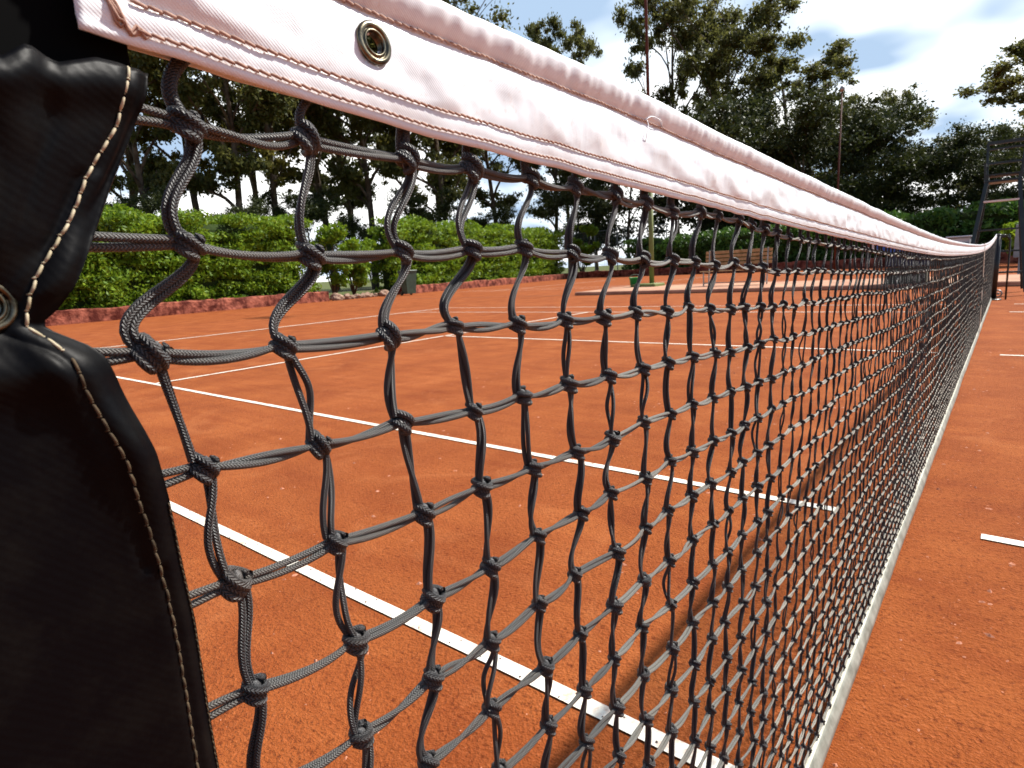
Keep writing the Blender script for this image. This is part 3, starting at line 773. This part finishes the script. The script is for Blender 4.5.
zsf = np.concatenate([np.arange(.03, .70, .02), np.arange(.70, .9925, .0016)])
sleeve = flap('side_sleeve', zsf, 0, fold, m_black)
# scalloped top edge
me = sleeve.data
co_ = np.zeros(len(me.vertices) * 3); me.vertices.foreach_get('co', co_); co_ = co_.reshape(-1, 3)
TOP = [(-.962, .978), (-.9085, .9850), (-.9028, .9898), (-.8958, .9871), (-.886, .9912), (-.872, .9914), (-.86, .9925)]
for v in co_:
    y = v[1] + NO[1]; zt_ = interp(TOP, y)
    if v[2] > .96: v[2] = .96 + (v[2] - .96) * (zt_ - .96) / (.9920 - .96)
me.vertices.foreach_set('co', co_.ravel()); me.update()
cut_hole(sleeve, np.array([0, EY[0], EY[1]]) - NO, .0050)
o = flap('sleeve_back', np.arange(.03, 1.056, .0025), .0, lambda y, z: -.0075, m_black, .0011, sleeve)
me = o.data; co_ = np.zeros(len(me.vertices) * 3); me.vertices.foreach_get('co', co_); co_ = co_.reshape(-1, 3)
for v in co_:
    zz = v[2]
    e_back = -.8818 if zz < .86 else interp([(.86, -.8818), (.905, -.896), (.918, -.906), (.94, -.8985), (.96, -.890), (.985, -.8775), (1.0, -.8715), (1.06, -.8700)], zz)
    e_now = edge_y(zz); yy_ = v[1] + NO[1]
    q = (yy_ + .962) / (e_now + .962); v[1] = -.962 + q * (e_back + .962) - NO[1]
me.vertices.foreach_set('co', co_.ravel()); me.update()
cut_hole(o, np.array([0, EY[0], EY[1]]) - NO, .0050)
# matte black panel between the flap and the headband
lm = MB(); lm.box((-.002, -.926, 1.026), (.003, .108, .085), 0, bev=.001)
o = lm.build('black_panel', m_matte, sleeve); o.data.transform(Matrix.Translation(-Vector(NO)))
eyelet('eyelet', np.array([fold(EY[0] + .002, EY[1] + .004) + .0008, EY[0], EY[1]]), .0072, (1, .15, .1), sleeve)
def stitch_run(pts, mt, L=.0046, R=.00044, name='stitching'):
    pts = np.array(pts); seg = np.linalg.norm(np.diff(pts, axis=0), axis=1); s = np.concatenate([[0], np.cumsum(seg)])
    mb = MB(); d = 0
    def at(d): y, z = np.interp(d, s, pts[:, 0]), np.interp(d, s, pts[:, 1]); return np.array([fold(y, z) + .0007, y, z])
    while d + L < s[-1]:
        a = at(d) + [-.0006, random.gauss(0, .0001), 0]; b2 = at(d + L * .92) + [-.0006, random.gauss(0, .0001), 0]; mm = (a + b2) / 2 + [.0010, 0, 0]
        mb.tube([a, a*.65 + mm*.35 + [.0004, 0, 0], mm, b2*.65 + mm*.35 + [.0004, 0, 0], b2], [R*.6, R, R, R, R*.7], 7)
        mb.tube([b2 + [-.0002, -.0006, 0], b2 + [.0008, 0, .0001], b2 + [-.0002, .0006, 0]], R * .75, 6)
        d += L
    o = mb.build(name, mt, sleeve, True); o.data.transform(Matrix.Translation(-Vector(NO))); return o
ST = [(-.8766, .9907), (-.8794, .9821), (-.882, .9737), (-.886, .9678), (-.8918, .9593), (-.8977, .947), (-.9023, .9404), (-.908, .9326), (-.9114, .925), (-.9135, .9186), (-.9101, .9156), (-.9058, .9088)]
stitch_run(ST, m_cream)
stitch_run([(-.9058, .9088), (-.9042, .8995), (-.901, .8887), (-.8976, .8772), (-.8944, .854), (-.8919, .8328), (-.8911, .8077), (-.8914, .7781), (-.8920, .74), (-.892, .5)], m_threadb)
stitch_run([(edge_y(z) - .0006, z) for z in np.arange(.86, .60, -.01)], m_threadb, .0022, .00022)

# ------------------------------------------------------------------ net posts
def net_post(loc, label, extra):
    p_ = thing('net_post', label, 'net post', loc, 'net posts')
    mb = MB(); mb.tube([(0, 0, 0), (0, 0, 1.045)], .040, 24); mb.lathe([(.040, 1.045), (.041, 1.05), (.036, 1.062), (.0001, 1.066)], (0, 0, 0), (0, 0, 1), (1, 0, 0), 24)
    mb.build('post_tube', m_post, p_, True)
    mb = MB(); mb.lathe([(.11, 0), (.11, .008), (.1, .014), (.045, .016)], (0, 0, .004), (0, 0, 1), (1, 0, 0), 24); mb.build('base_plate', m_post, p_)
    if extra:
        mb = MB(); mb.tube([(.05 + .055 * math.cos(a), .02, .10 + .055 * math.sin(a)) for a in np.linspace(0, 2 * PI, 20)[:-1]], .012, 8, closed=True)
        mb.tube([(.06, -.02, .10), (.06, .06, .10)], .018, 10)
        mb.build('winch_wheel', m_steel, p_, True)
        mb = MB(); mb.tube([(.16, .03, .0), (.155, .03, .5), (.15, .03, .96), (.10, .02, 1.03), (.03, 0, 1.04)], .014, 8); mb.build('brace_tube', m_post, p_, True)
        mb = MB(); mb.box((.02, 0, 1.03), (.14, .06, .055), 0, bev=.01); mb.tube([(.07, 0, 1.03), (.13, 0, 1.05), (.15, -.03, .98)], .012, 8); mb.build('cable_clamp', m_post, p_)
    return p_
net_post((-.010, -1.008, 0), 'black net post holding the near end of the net, beside the black sleeve', False)
net_post((.03, 11.93, 0), 'thin black net post with winch wheel at the far end of the net', True)

# ------------------------------------------------------------------ umpire chair
uc = thing('umpire_chair', 'tall dark teal metal umpire chair standing beyond the far net post', 'umpire chair', (.0, 13.2, .06))
mb = MB()
for sx in (-1, 1):
    for A_, B_ in (((sx * .23, 0, 1.93), (sx * .45, -.28, 0)), ((sx * .23, .5, 1.93), (sx * .42, .85, 0))):
        mb = MB(); mb.bar(A_, B_, .06, .06); mb.build('leg', m_teal, uc)
for z in (.35, .72, 1.10, 1.60):
    q = 1 - z / 1.93; mb = MB(); mb.box((0, -.28 * q, z), (2 * (.23 + .22 * q) - .04, .10, .03)); mb.build('ladder_rung', m_white if z == 1.60 else m_teal, uc)
mb = MB()
for sx in (-1, 1):
    mb.bar((sx * .24, .46, 1.93), (sx * .27, .50, 2.66), .04, .04); mb.bar((sx * .25, .02, 1.95), (sx * .27, .02, 2.25), .035, .035); mb.bar((sx * .27, .0, 2.25), (sx * .27, .5, 2.27), .035, .045)
mb.bar((-.28, .50, 2.66), (.28, .50, 2.66), .05, .06); mb.bar((-.28, .49, 2.55), (.28, .49, 2.55), .035, .035); mb.bar((-.27, .48, 2.30), (.27, .48, 2.30), .04, .04)
mb.build('backrest_frame', m_teal, uc)
mb = MB(); mb.box((0, .24, 1.95), (.54, .54, .04), 0, bev=.01)
for k_ in range(5): mb.box((0, .02 + k_ * .11, 2.06), (.48, .08, .02))
for sx in (-1, 1): mb.box((sx * .22, .24, 2.01), (.03, .48, .08))
mb.build('seat', m_teal, uc)
tag(make_obj('notice_board', *(lambda m_: (np.concatenate(m_.V), m_.F))((lambda q: (q.box((1.0, 21, .95), (1.5, .05, .9), 0, bev=.01), q.box((.4, 21.02, .35), (.06, .06, .7)), q.box((1.6, 21.02, .35), (.06, .06, .7)), q)[-1])(MB())), m_pale), 'pale blue board seen behind the umpire chair at the right edge', 'board')

# ------------------------------------------------------------------ bench
def bench(name, label, loc, W, group=None, rz=0):
    b_ = thing(name, label, 'bench', loc, group, rz)
    mb = MB()
    for k_ in range(4): mb.box((0, .50 + .01 * k_, .66 + k_ * .115), (W, .022, .09), 0, bev=.005)
    mb.build('backrest', m_wood, b_)
    mb = MB()
    for k_ in range(4): mb.box((0, .05 + k_ * .115, .445), (W, .09, .025), 0, bev=.005)
    mb.build('seat', m_wood, b_)
    for sx in (-1, 1):
        mb = MB(); x = sx * (W / 2 - .12)
        mb.bar((x, .03, 0), (x, .03, .43), .035, .035); mb.bar((x, .45, 0), (x, .53, 1.08), .035, .035); mb.bar((x, .03, .42), (x, .47, .42), .03, .03); mb.bar((x, .03, .08), (x, .46, .08), .03, .03)
        mb.build('leg_frame', m_steel, b_)
    mb = MB(); mb.bar((-W / 2 + .12, .03, .10), (W / 2 - .12, .03, .10), .025, .025); mb.build('stretcher', m_steel, b_)
    return b_
bench('park_bench', 'slatted wooden bench with thin metal legs on the concrete strip beyond the net', (-6.25, 17.45, .11), 2.0)
# dark storage box
sb = thing('storage_box', 'dark navy and green courtside box low behind the far part of the net', 'storage box', (-1.66, 15.85, .10), rz=0)
mb = MB(); mb.box((0, .28, .19), (.80, .5, .38), 0, bev=.01); [mb.box((x, .02, .19), (.03, .02, .36)) for x in (-.3, 0, .3)]; mb.build('body', m_green, sb)
mb = MB(); mb.box((0, .28, .56), (.84, .54, .30), 0, bev=.02); mb.build('lid', m_navy, sb)

# ------------------------------------------------------------------ lamp poles
lp = thing('floodlight_pole', 'tall thin pole, rusty red above and olive green below, beside the bench', 'light pole', (-9.62, 19.0, .0))
mb = MB(); mb.tube([(0, 0, 0), (-.01, 0, 3.4)], [.085, .08], 14); mb.build('pole_base_section', m_polegreen, lp, True)
mb = MB(); mb.tube([(-.01, 0, 3.4), (-.09, 0, 9.4), (-.16, 0, 15)], [.055, .05, .045], 12); mb.build('pole_upper_section', m_rust, lp, True)
mb = MB(); mb.box((0, -.3, .15), (.9, .8, .12), 0, bev=.02); mb.build('green_base', m_polegreen, lp)
for k_ in (-1, 0, 1):
    mb = MB(); mb.box((-.16 + k_ * .55, -.25, 15.1), (.48, .3, .42), 0, bev=.04); mb.box((-.16 + k_ * .55, 0, 15.1), (.1, .3, .1)); mb.build('floodlight', m_steel, lp)
lp2 = thing('floodlight_pole', 'thin rusty red pole with small white lamp head against the tall trees', 'light pole', (-6.6, 33.0, 0))
mb = MB(); mb.tube([(0, 0, 0), (0, 0, 8.4)], [.05, .035], 12); mb.build('pole', m_rust, lp2, True)
mb = MB(); mb.lathe([(.0001, 8.65), (.08, 8.62), (.12, 8.5), (.09, 8.38), (.03, 8.36)], (0, 0, 0), (0, 0, 1), (1, 0, 0), 12); mb.build('lamp_head', m_steel, lp2, True)
bk = thing('bucket', 'bright green bucket standing at the foot of the olive green pole', 'bucket', (-10.15, 18.75, .11))
mb = MB(); mb.lathe([(.0001, .0), (.19, .0), (.24, .42), (.26, .42), (.26, .46), (.235, .46), (.2, .06), (.0001, .05)], (0, 0, 0), (0, 0, 1), (1, 0, 0), 20); mb.build('tub', m_kgreen, bk, True)
mb = MB(); mb.tube([(.25 * math.cos(a), 0, .44 + .16 * math.sin(a)) for a in np.linspace(0, PI, 12)], .01, 6); mb.build('handle', m_steel, bk, True); bk.scale = (.85, .85, .72)
# bin
wb = thing('waste_bin', 'dark green wheeled bin standing against the low wall in front of the hedge', 'bin', (-23.0, 19.4, 0), rz=1.4)
mb = MB()
P_ = [(-.24, -.26, .08), (.24, -.26, .08), (.24, .2, .08), (-.24, .2, .08), (-.32, -.36, 1.15), (.32, -.36, 1.15), (.32, .34, 1.15), (-.32, .34, 1.15)]
mb.add(P_, [(3, 2, 1, 0), (4, 5, 6, 7), (0, 1, 5, 4), (1, 2, 6, 5), (2, 3, 7, 6), (3, 0, 4, 7)]); mb.build('body', m_green, wb)
mb = MB(); mb.box((0, 0, 1.19), (.70, .78, .07), 0, bev=.03); mb.tube([(-.3, .43, 1.12), (.3, .43, 1.12)], .02, 8); mb.build('lid', m_green, wb)
for sx in (-1, 1):
    mb = MB(); mb.lathe([(.0001, -.03), (.1, -.03), (.1, .03), (.0001, .03)], (sx * .27, .24, .1), (1, 0, 0), (0, 1, 0), 16); mb.build('wheel', m_post, wb)

# ------------------------------------------------------------------ low red walls and rocks
def low_wall(name, label, P0, P1, H=.55, Wd=.35, seed=0, mt=None):
    P0 = np.array(P0, float); P1 = np.array(P1, float); L = np.linalg.norm(P1 - P0); n = max(4, int(L / .18)); T = (P1 - P0) / L; S = np.array([-T[1], T[0]])
    V = []
    for i_ in range(n + 1):
        c_ = P0 + T * L * i_ / n
        for (a, z) in ((-.5, 0), (-.5, .55), (-.46, .93), (-.3, 1.), (.3, 1.), (.46, .93), (.5, .55), (.5, 0)):
            j = .09 * nz(i_ * .23, z * 3 + a, seed) ; p = c_ + S * (a * Wd + j * .4); V.append((p[0], p[1], H * z * (1 + .12 * nz(i_ * .11, 1, seed) + .10 * nz(i_ * .5, a * 2, seed))))
    F = [(i_*8 + k_, i_*8 + k_ + 1, i_*8 + k_ + 9, i_*8 + k_ + 8) for i_ in range(n) for k_ in range(7)] + [tuple(range(7, -1, -1)), tuple(n*8 + k_ for k_ in range(8))]
    o = make_obj(name, V, F, mt or m_redwall); return tag(o, label, 'wall', 'low red walls')
low_wall('low_wall', 'low red painted wall with worn pale patches below the left hedge', (-23.6, 2.5), (-24.45, 15.6), .46, .4, 1)
low_wall('low_wall', 'dark red low wall below the second hedge, right of the bin', (-24.6, 20.2), (-28.0, 41.3), .42, .4, 2)
low_wall('low_wall', 'long low red wall across the back of the far court, below the dark hedge', (-27.6, 41.6), (14, 32.0), .5, .3, 3)
rk = []
for i_ in range(11):
    y = 16.0 + i_ * .34; x = -24.35 - .13 * i_ * .34 + random.uniform(-.1, .15); R = random.uniform(.13, .27)
    import bmesh
    bm = bmesh.new(); bmesh.ops.create_icosphere(bm, subdivisions=3, radius=1)
    for v in bm.verts:
        d_ = 1 + .35 * mnoise.noise(v.co * 1.3 + Vector((i_ * 7, 0, 0))) + .12 * mnoise.noise(v.co * 4 + Vector((i_ * 7, 0, 0)))
        v.co = Vector((v.co.x * R * d_, v.co.y * R * 1.1 * d_, v.co.z * R * .85 * d_))
    me = bpy.data.meshes.new('rock'); bm.to_mesh(me); bm.free(); me.materials.append(m_rock)
    o = bpy.data.objects.new('rock', me); COL.objects.link(o); o.location = (x, y, R * .5)
    tag(o, 'pale rough stone in the row of rocks between the two hedges, left of the bin', 'rock', 'rocks edging the bed between the hedges')

# ------------------------------------------------------------------ foliage
def leaves(C, R, size, n, flat=1.0, shell=.55, nrm_up=.3, asp=.5, soft=False):
    """C (k,3) clump centres, R (k,) radii -> diamonds"""
    C = np.asarray(C, float); R = np.asarray(R, float)
    idx = rng.choice(len(C), n, p=R ** 2 / np.sum(R ** 2))
    d = rng.standard_normal((n, 3)); d /= np.linalg.norm(d, axis=1)[:, None]
    rad = (shell + (1 - shell) * rng.uniform(0, 1, n) ** .7) * rng.choice([1, .6], n, p=[.75, .25])
    if soft: rad = np.abs(rng.normal(.55, .42, n))
    P_ = C[idx] + d * (rad * R[idx])[:, None] * np.array([1, 1, flat])
    a = rng.standard_normal((n, 3)); a[:, 2] -= nrm_up; a /= np.linalg.norm(a, axis=1)[:, None]
    b_ = np.cross(a, rng.standard_normal((n, 3))); b_ /= np.linalg.norm(b_, axis=1)[:, None]
    s = size * rng.uniform(.6, 1.4, n)[:, None]
    V = np.stack([P_ - a * s, P_ + b_ * s * asp, P_ + a * s, P_ - b_ * s * asp], 1).reshape(-1, 3)
    F = np.arange(n * 4).reshape(-1, 4)
    return V, F

def tree_proto(seed, H=24., spread=5.5, nleaf=24000, lmat=None, first=.42, limbs=9, size=.175, clump=1.0, lean=.5):
    rr = random.Random(seed); mb = MB(); cl = []; cr = []
    tx, ty = rr.uniform(-lean, lean), rr.uniform(-lean, lean)
    def trunk(q): return np.array([tx * q * q * 2 + .35 * math.sin(q * 5 + seed), ty * q * q * 2 + .3 * math.sin(q * 4 + seed * 2), H * .93 * q])
    q = np.linspace(0, 1, 16); pts = np.array([trunk(a) for a in q]); mb.tube(pts, H * .0135 * (1 - .88 * q) + .03, 9)
    for i_ in range(limbs):
        q0 = first + (1 - first) * (i_ + rr.uniform(0, .8)) / limbs * .93
        az = i_ * 2.4 + rr.uniform(-.5, .5); L = spread * (1.15 - .75 * abs((q0 - .55)) * 1.2) * rr.uniform(.7, 1.15)
        P0 = trunk(q0); up = rr.uniform(.75, 1.45); bend = rr.uniform(-.4, .4)
        pl = []
        for s in np.linspace(0, 1, 8):
            pl.append(P0 + np.array([math.cos(az + bend * s) * L * s, math.sin(az + bend * s) * L * s, L * up * (s ** .8) + .25 * math.sin(s * 7)]))
        r0 = H * .0075 * (1.2 - q0); mb.tube(pl, np.linspace(r0, r0 * .3, 8), 6)
        for j in range(rr.randint(6, 9)):
            s = rr.uniform(.3, 1.0); A = pl[int(s * 7)]; a2 = az + rr.uniform(-1.4, 1.4); l2 = L * rr.uniform(.22, .5)
            B2 = A + np.array([math.cos(a2) * l2, math.sin(a2) * l2, l2 * rr.uniform(-.1, .8)])
            mb.tube([A, (A + B2) / 2 + np.array([0, 0, .15]), B2], [r0 * .4, r0 * .25, r0 * .12], 5)
            R = clump * rr.uniform(.55, 1.15)
            cl.append(B2 + np.array([0, 0, .2])); cr.append(R)
            if rr.random() < .6: cl.append(B2 + np.array([rr.uniform(-1, 1), rr.uniform(-1, 1), rr.uniform(-.8, .9)]) * clump); cr.append(R * .7)
    for j in range(5): cl.append(trunk(.97) + np.array([rr.uniform(-1, 1), rr.uniform(-1, 1), rr.uniform(-.6, 1)]) * clump); cr.append(clump * rr.uniform(.6, 1))
    V, F = leaves(cl, cr, size, nleaf, .62, .2, soft=True)
    return mb, V, F
def make_tree(name, pr, lmat, label, cat, loc, rz=0, s=(1, 1, 1), group=None):
    mb, V, F = pr
    t_ = thing(name, label, cat, loc, group, rz)
    mb.build('trunk', m_bark, t_, True); make_obj('crown', V, F, lmat, t_)
    t_.scale = s
    return t_
protos = {}
def T(kind, label, loc, rz, s, name, cat='tree', group='eucalyptus trees behind the courts'):
    spec = {'a': (dict(seed=1), m_leaf), 'b': (dict(seed=2, spread=5.4, limbs=12, first=.36, nleaf=30000), m_leaf), 'c': (dict(seed=3, spread=4.6, limbs=11, clump=1.0), m_leaf2),
            'd': (dict(seed=4, spread=6.4, limbs=15, nleaf=40000, clump=1.35, first=.22), m_leaf), 'e': (dict(seed=5, spread=5.4, limbs=11, first=.25, nleaf=22000, clump=1.1, lean=1.), m_leaf),
            'g': (dict(seed=8, spread=4.8, limbs=16, first=.27, nleaf=30000, clump=.95), m_leaf),
            'h': (dict(seed=9, spread=4.4, limbs=13, first=.30, nleaf=24000, clump=.92), m_leaf2),
            'f': (dict(seed=6, H=12, spread=4.6, limbs=12, nleaf=26000, clump=1.35, first=.12, size=.15), m_leafd)}[kind]
    if kind not in protos:
        o = make_tree(name, tree_proto(**spec[0]), spec[1], label, cat, loc, rz, s, group); protos[kind] = o
    else:
        o = copy_tree(protos[kind]); o.name = name; o.location = loc; o.rotation_euler = (0, 0, rz); o.scale = s; o['label'] = label; o['category'] = cat; o['group'] = group
    return o
G2 = 'tall slender eucalyptus trees seen through the net'
E_ = 'eucalyptus_tree'
def sc(a, b_=None): return (b_ or a, b_ or a, a)
T('b', 'slender tree with a rounded airy crown, alone in the sky left of the tallest trees', (-41.4, 61.3, 0), 2.3, sc(1.16, .72), E_)
T('b', 'tall spreading tree directly behind the rusty red pole', (-28.0, 62.0, 0), 1.2, sc(1.28, .80), E_)
T('d', 'tallest and widest tree, right of the rusty red pole, crown cut by the photo top', (-23.0, 61.5, 0), 2.1, sc(1.04, .92), E_)
T('b', 'dense tree on the right shoulder of the tallest tree, behind the white lamp pole', (-16.6, 61, 0), 3.6, sc(.78, .86), E_)
T('d', 'lower broad tree immediately right of the white lamp pole', (-13.6, 63.6, 0), 4.4, sc(.58, .52), E_)
T('g', 'medium tree with open crown right of the gap in the tall trees', (-9.6, 70.4, 0), .9, sc(.63, .72), E_)
T('g', 'low loose tree against the sky left of the umpire chair', (-4.4, 73.9, 0), 2.4, sc(.47, .58), E_)
T('b', 'branches of a nearer tree reaching in at the right edge above the umpire chair', (2.7, 41, -1.1), 1.7, sc(.49, .66), E_)
LL = [('g', -48.3, 17.7, .95, 'leftmost tree seen through the net, beside the black sleeve'), ('h', -50.7, 22.4, 1.05, 'second tree from the left seen through the net'),
      ('g', -44.1, 22.1, .98, 'leaning trunk tree behind the first full net column'), ('h', -44.7, 25.3, 1.0, 'olive tinted tree between the first and second net columns'),
      ('g', -49.2, 33, 1.12, 'tree behind the second net column, above the end of the left hedge'), ('g', -43.7, 33.7, 1.02, 'thick dark tree left of the third net column'),
      ('h', -44.5, 39.1, 1.1, 'narrow tree just behind the third net column'), ('d', -39.3, 38.8, .98, 'broad dark tree between the third and fourth net columns'),
      ('g', -40, 46.3, .92, 'tree behind the fourth net column, above the second hedge'), ('g', -37.5, 53.2, .80, 'tree behind the sixth net column, above the second hedge end'),
      ('g', -60, 21, 1.2, 'faint tree behind the leftmost two trees, its trunk low beside the black sleeve'), ('h', -57, 31, 1.15, 'tree in the back row between the first and second net columns'),
      ('g', -55, 40, 1.1, 'tree in the back row behind the bin'), ('h', -51, 49, 1.0, 'tree in the back row behind the third and fourth net columns'),
      ('e', -35.9, 59, .74, 'tree seen through the net left of the olive green pole')]
for i_, (k_, x, y, s_, lab) in enumerate(LL): T(k_, lab, (x, y, 0), i_ * 1.7 + .4, sc(s_, s_ * .92), E_, 'tree', G2)
UU = [(-21.6, 52.8, 1.02, 'dark round tree above the bench, below the tallest crowns'), (-17.1, 52.3, .92, 'dark bushy tree right of the bench, below the headband line'), (-13.3, 52.4, .86, 'dark bushy tree below the white lamp pole'),
      (-10.2, 55, .86, 'dark bushy tree right of the white lamp pole'), (-7, 57.6, .72, 'dark bushy tree left of the low loose tree'), (-4.2, 58.9, .66, 'dark bush above the white shed'),
      (-1.2, 57, .60, 'dark bush left of the umpire chair legs'), (2.0, 52, .6, 'dark bush behind the umpire chair'), (-27, 50, .9, 'dark bushy tree left of the olive green pole'), (-33, 50, .7, 'dark low tree behind the wire fence'),
      (5.5, 50, .65, 'dark bush at the right edge behind the umpire chair')]
for i_, (x, y, s_, lab) in enumerate(UU): T('f', lab, (x, y, -.3), i_ * 2.1, sc(s_, s_ * 1.05), 'bushy_tree', 'tree', 'dark bushy trees behind the far wall')
WW = [(-42, 20, .45), (-43, 27, .56), (-42, 32, .42), (-40, 37, .55), (-38, 43, .46), (-46, 15, .52)]
for i_, (x, y, s_) in enumerate(WW):
    T('f', ['dark shrub behind the left end of the left hedge', 'dark shrub behind the middle of the left hedge', 'dark shrub behind the right end of the left hedge', 'dark shrub behind the bin', 'dark shrub behind the second hedge', 'dark shrub low beside the black sleeve'][i_],
      (x, y, 0), i_ * 1.3, sc(s_, s_ * 1.1), 'shrub', 'shrub', 'dark shrubs behind the hedges')

def hedge(label, P0, P1, H, Wd, n, size, lmat, seed, name='hedge', dens=None, cat='hedge'):
    P0 = np.array(P0, float); P1 = np.array(P1, float); L = np.linalg.norm(P1 - P0); Tn = (P1 - P0) / L; S = np.array([-Tn[1], Tn[0]])
    t_ = thing(name, label, cat, (P0[0], P0[1], 0), 'clipped hedges around the courts')
    C = []; R = []
    step = .55
    for i_ in range(int(L / step) + 1):
        for k_ in range(int(H / step)):
            for a in (-.5, .5):
                z = .25 + k_ * step + random.uniform(-.15, .15)
                hh_ = H * (1 + .16 * nz(i_ * .30, seed, 0))
                if z > hh_ - .3: continue
                p = Tn * (i_ * step + random.uniform(-.2, .2)) + S * a * Wd * random.uniform(.7, 1.15) * (1 + .25 * nz(i_ * .3, z, seed))
                C.append((p[0], p[1], z)); R.append(random.uniform(.34, .80))
        if int(H / step) * step < H: 
            p = Tn * i_ * step; C.append((p[0], p[1], H * (1 + .16 * nz(i_ * .30, seed, 0)) - .30)); R.append(random.uniform(.35, .6))
    V, F = leaves(C, R, size, n, .5, .55, -.2, .42)
    V[:, 2] = np.maximum(V[:, 2], .02)
    make_obj('foliage', V, F, lmat, t_)
    # added dark core box that blocks light inside the hedge
    mb = MB(); k_ = 0
    c_ = Tn * L / 2; mb.box((c_[0], c_[1], H * .44), (L - .3, Wd * .75, H * .86), 0, rz=math.atan2(Tn[1], Tn[0]), bev=.25); mb.build('stems_or_added_core', m_core, t_)
    return t_
hedge('tall bright green clipped hedge on the left, right of the black sleeve', (-25.2, 3.0), (-26.0, 15.2), 4.0, 1.5, 85000, .085, m_hedge, 1)
hedge('long bright green hedge in the middle, right of the bin', (-26.0, 20.5), (-29.4, 41.0), 4.2, 1.5, 80000, .10, m_hedge, 2)
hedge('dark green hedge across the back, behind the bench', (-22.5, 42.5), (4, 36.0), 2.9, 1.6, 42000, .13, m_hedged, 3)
def bush(label, x, y, H, R_, n, lmat, seed, size=.1):
    t_ = thing('bush', label, 'bush', (x, y, 0), 'loose bushes between the hedges')
    rr = random.Random(seed); mb = MB(); C = []; R = []
    for i_ in range(9):
        a = i_ * 2.4; e = np.array([math.cos(a) * R_ * rr.uniform(.3, 1), math.sin(a) * R_ * rr.uniform(.3, 1), H * rr.uniform(.35, .95)])
        mb.tube([(0, 0, 0), e * .5 + [0, 0, .15], e], [.04, .03, .012], 5); C.append(e); R.append(rr.uniform(.3, .55))
        C.append(e * [.7, .7, .6]); R.append(rr.uniform(.25, .45))
    mb.build('stems_or_added_core', m_bark, t_, True); V, F = leaves(C, R, size, n, .9, .3); V[:, 2] = np.maximum(V[:, 2], .02); make_obj('foliage', V, F, lmat, t_)
bush('loose green bush with gaps showing sky, right of the second net column', -25.8, 17.0, 3.6, .8, 2600, m_hedge, 1)
bush('taller loose bush immediately left of the bin', -26.0, 18.3, 3.9, 1.0, 3600, m_hedge, 2)
bush('bright bush right of the white shed', -4.3, 38.5, 2.6, 1.4, 3500, m_hedge, 3, .13)
bush('bright low bush behind the umpire chair', .9, 30.0, 1.6, 1.3, 3500, m_hedge, 4, .12)
bush('bright tufted shrub right of the middle hedge, by the wire fence', -28.0, 43.2, 4.6, 1.5, 4200, m_hedge, 5, .15)

# wire fence
wf = thing('wire_fence', 'grey wire mesh fence behind the clay, left of the olive green pole', 'fence', (-33.0, 46.5, 0))
mb = MB()
for k_ in range(6): mb = MB(); mb.tube([(k_ * 2.4, -k_ * .35, 0), (k_ * 2.4, -k_ * .35, 3.9)], .045, 8); mb.build('post', m_wire, wf)
mb = MB(); mb.tube([(0, 0, 3.85), (12, -1.75, 3.85)], .03, 6); mb.tube([(0, 0, .2), (12, -1.75, .2)], .02, 6); mb.build('top_rail', m_wire, wf)
mb = MB()
for k_ in range(60): x = k_ * .2; mb.bar((x, -x * .146, .2), (x, -x * .146, 3.85), .009, .009)
for k_ in range(18): z = .2 + k_ * .2; mb.bar((0, 0, z), (12, -1.75, z), .009, .009)
mb.build('mesh_panel', m_wire, wf)

# small things on the back wall
sh = thing('shed', 'small white shed whose top shows just above the headband near the far end', 'shed', (-1.74, 34.8, 0))
mb = MB(); mb.box((0, 0, .62), (.86, 1.3, 1.24), 0, bev=.02); mb.build('walls', m_white, sh)
mb = MB(); mb.box((0, -.02, 1.30), (.96, 1.45, .08), 0, bev=.02); mb.build('roof', m_white, sh)
mb = MB(); mb.box((.1, -.66, .55), (.6, .03, 1.0), 0); mb.build('door', m_pale, sh)
bb = thing('banner', 'bright blue banner with white and red corner on the back wall, under the headband', 'banner', (-4.45, 33.4, 0), rz=-.2)
mb = MB(); mb.box((.15, 0, 1.02), (1.25, .03, .5)); mb.build('cloth', m_blue, bb)
mb = MB(); mb.box((-.60, -.005, 1.05), (.22, .035, .42)); mb.build('white_panel', m_white, bb)
mb = MB(); mb.box((-.80, -.005, 1.05), (.16, .035, .42)); mb.build('red_panel', m_redwall, bb)
for sx in (-.85, .75):
    mb = MB(); mb.tube([(sx, .05, 0), (sx, .05, 1.3)], .03, 8); mb.build('post', m_steel, bb)

scene.cycles.max_bounces = 8
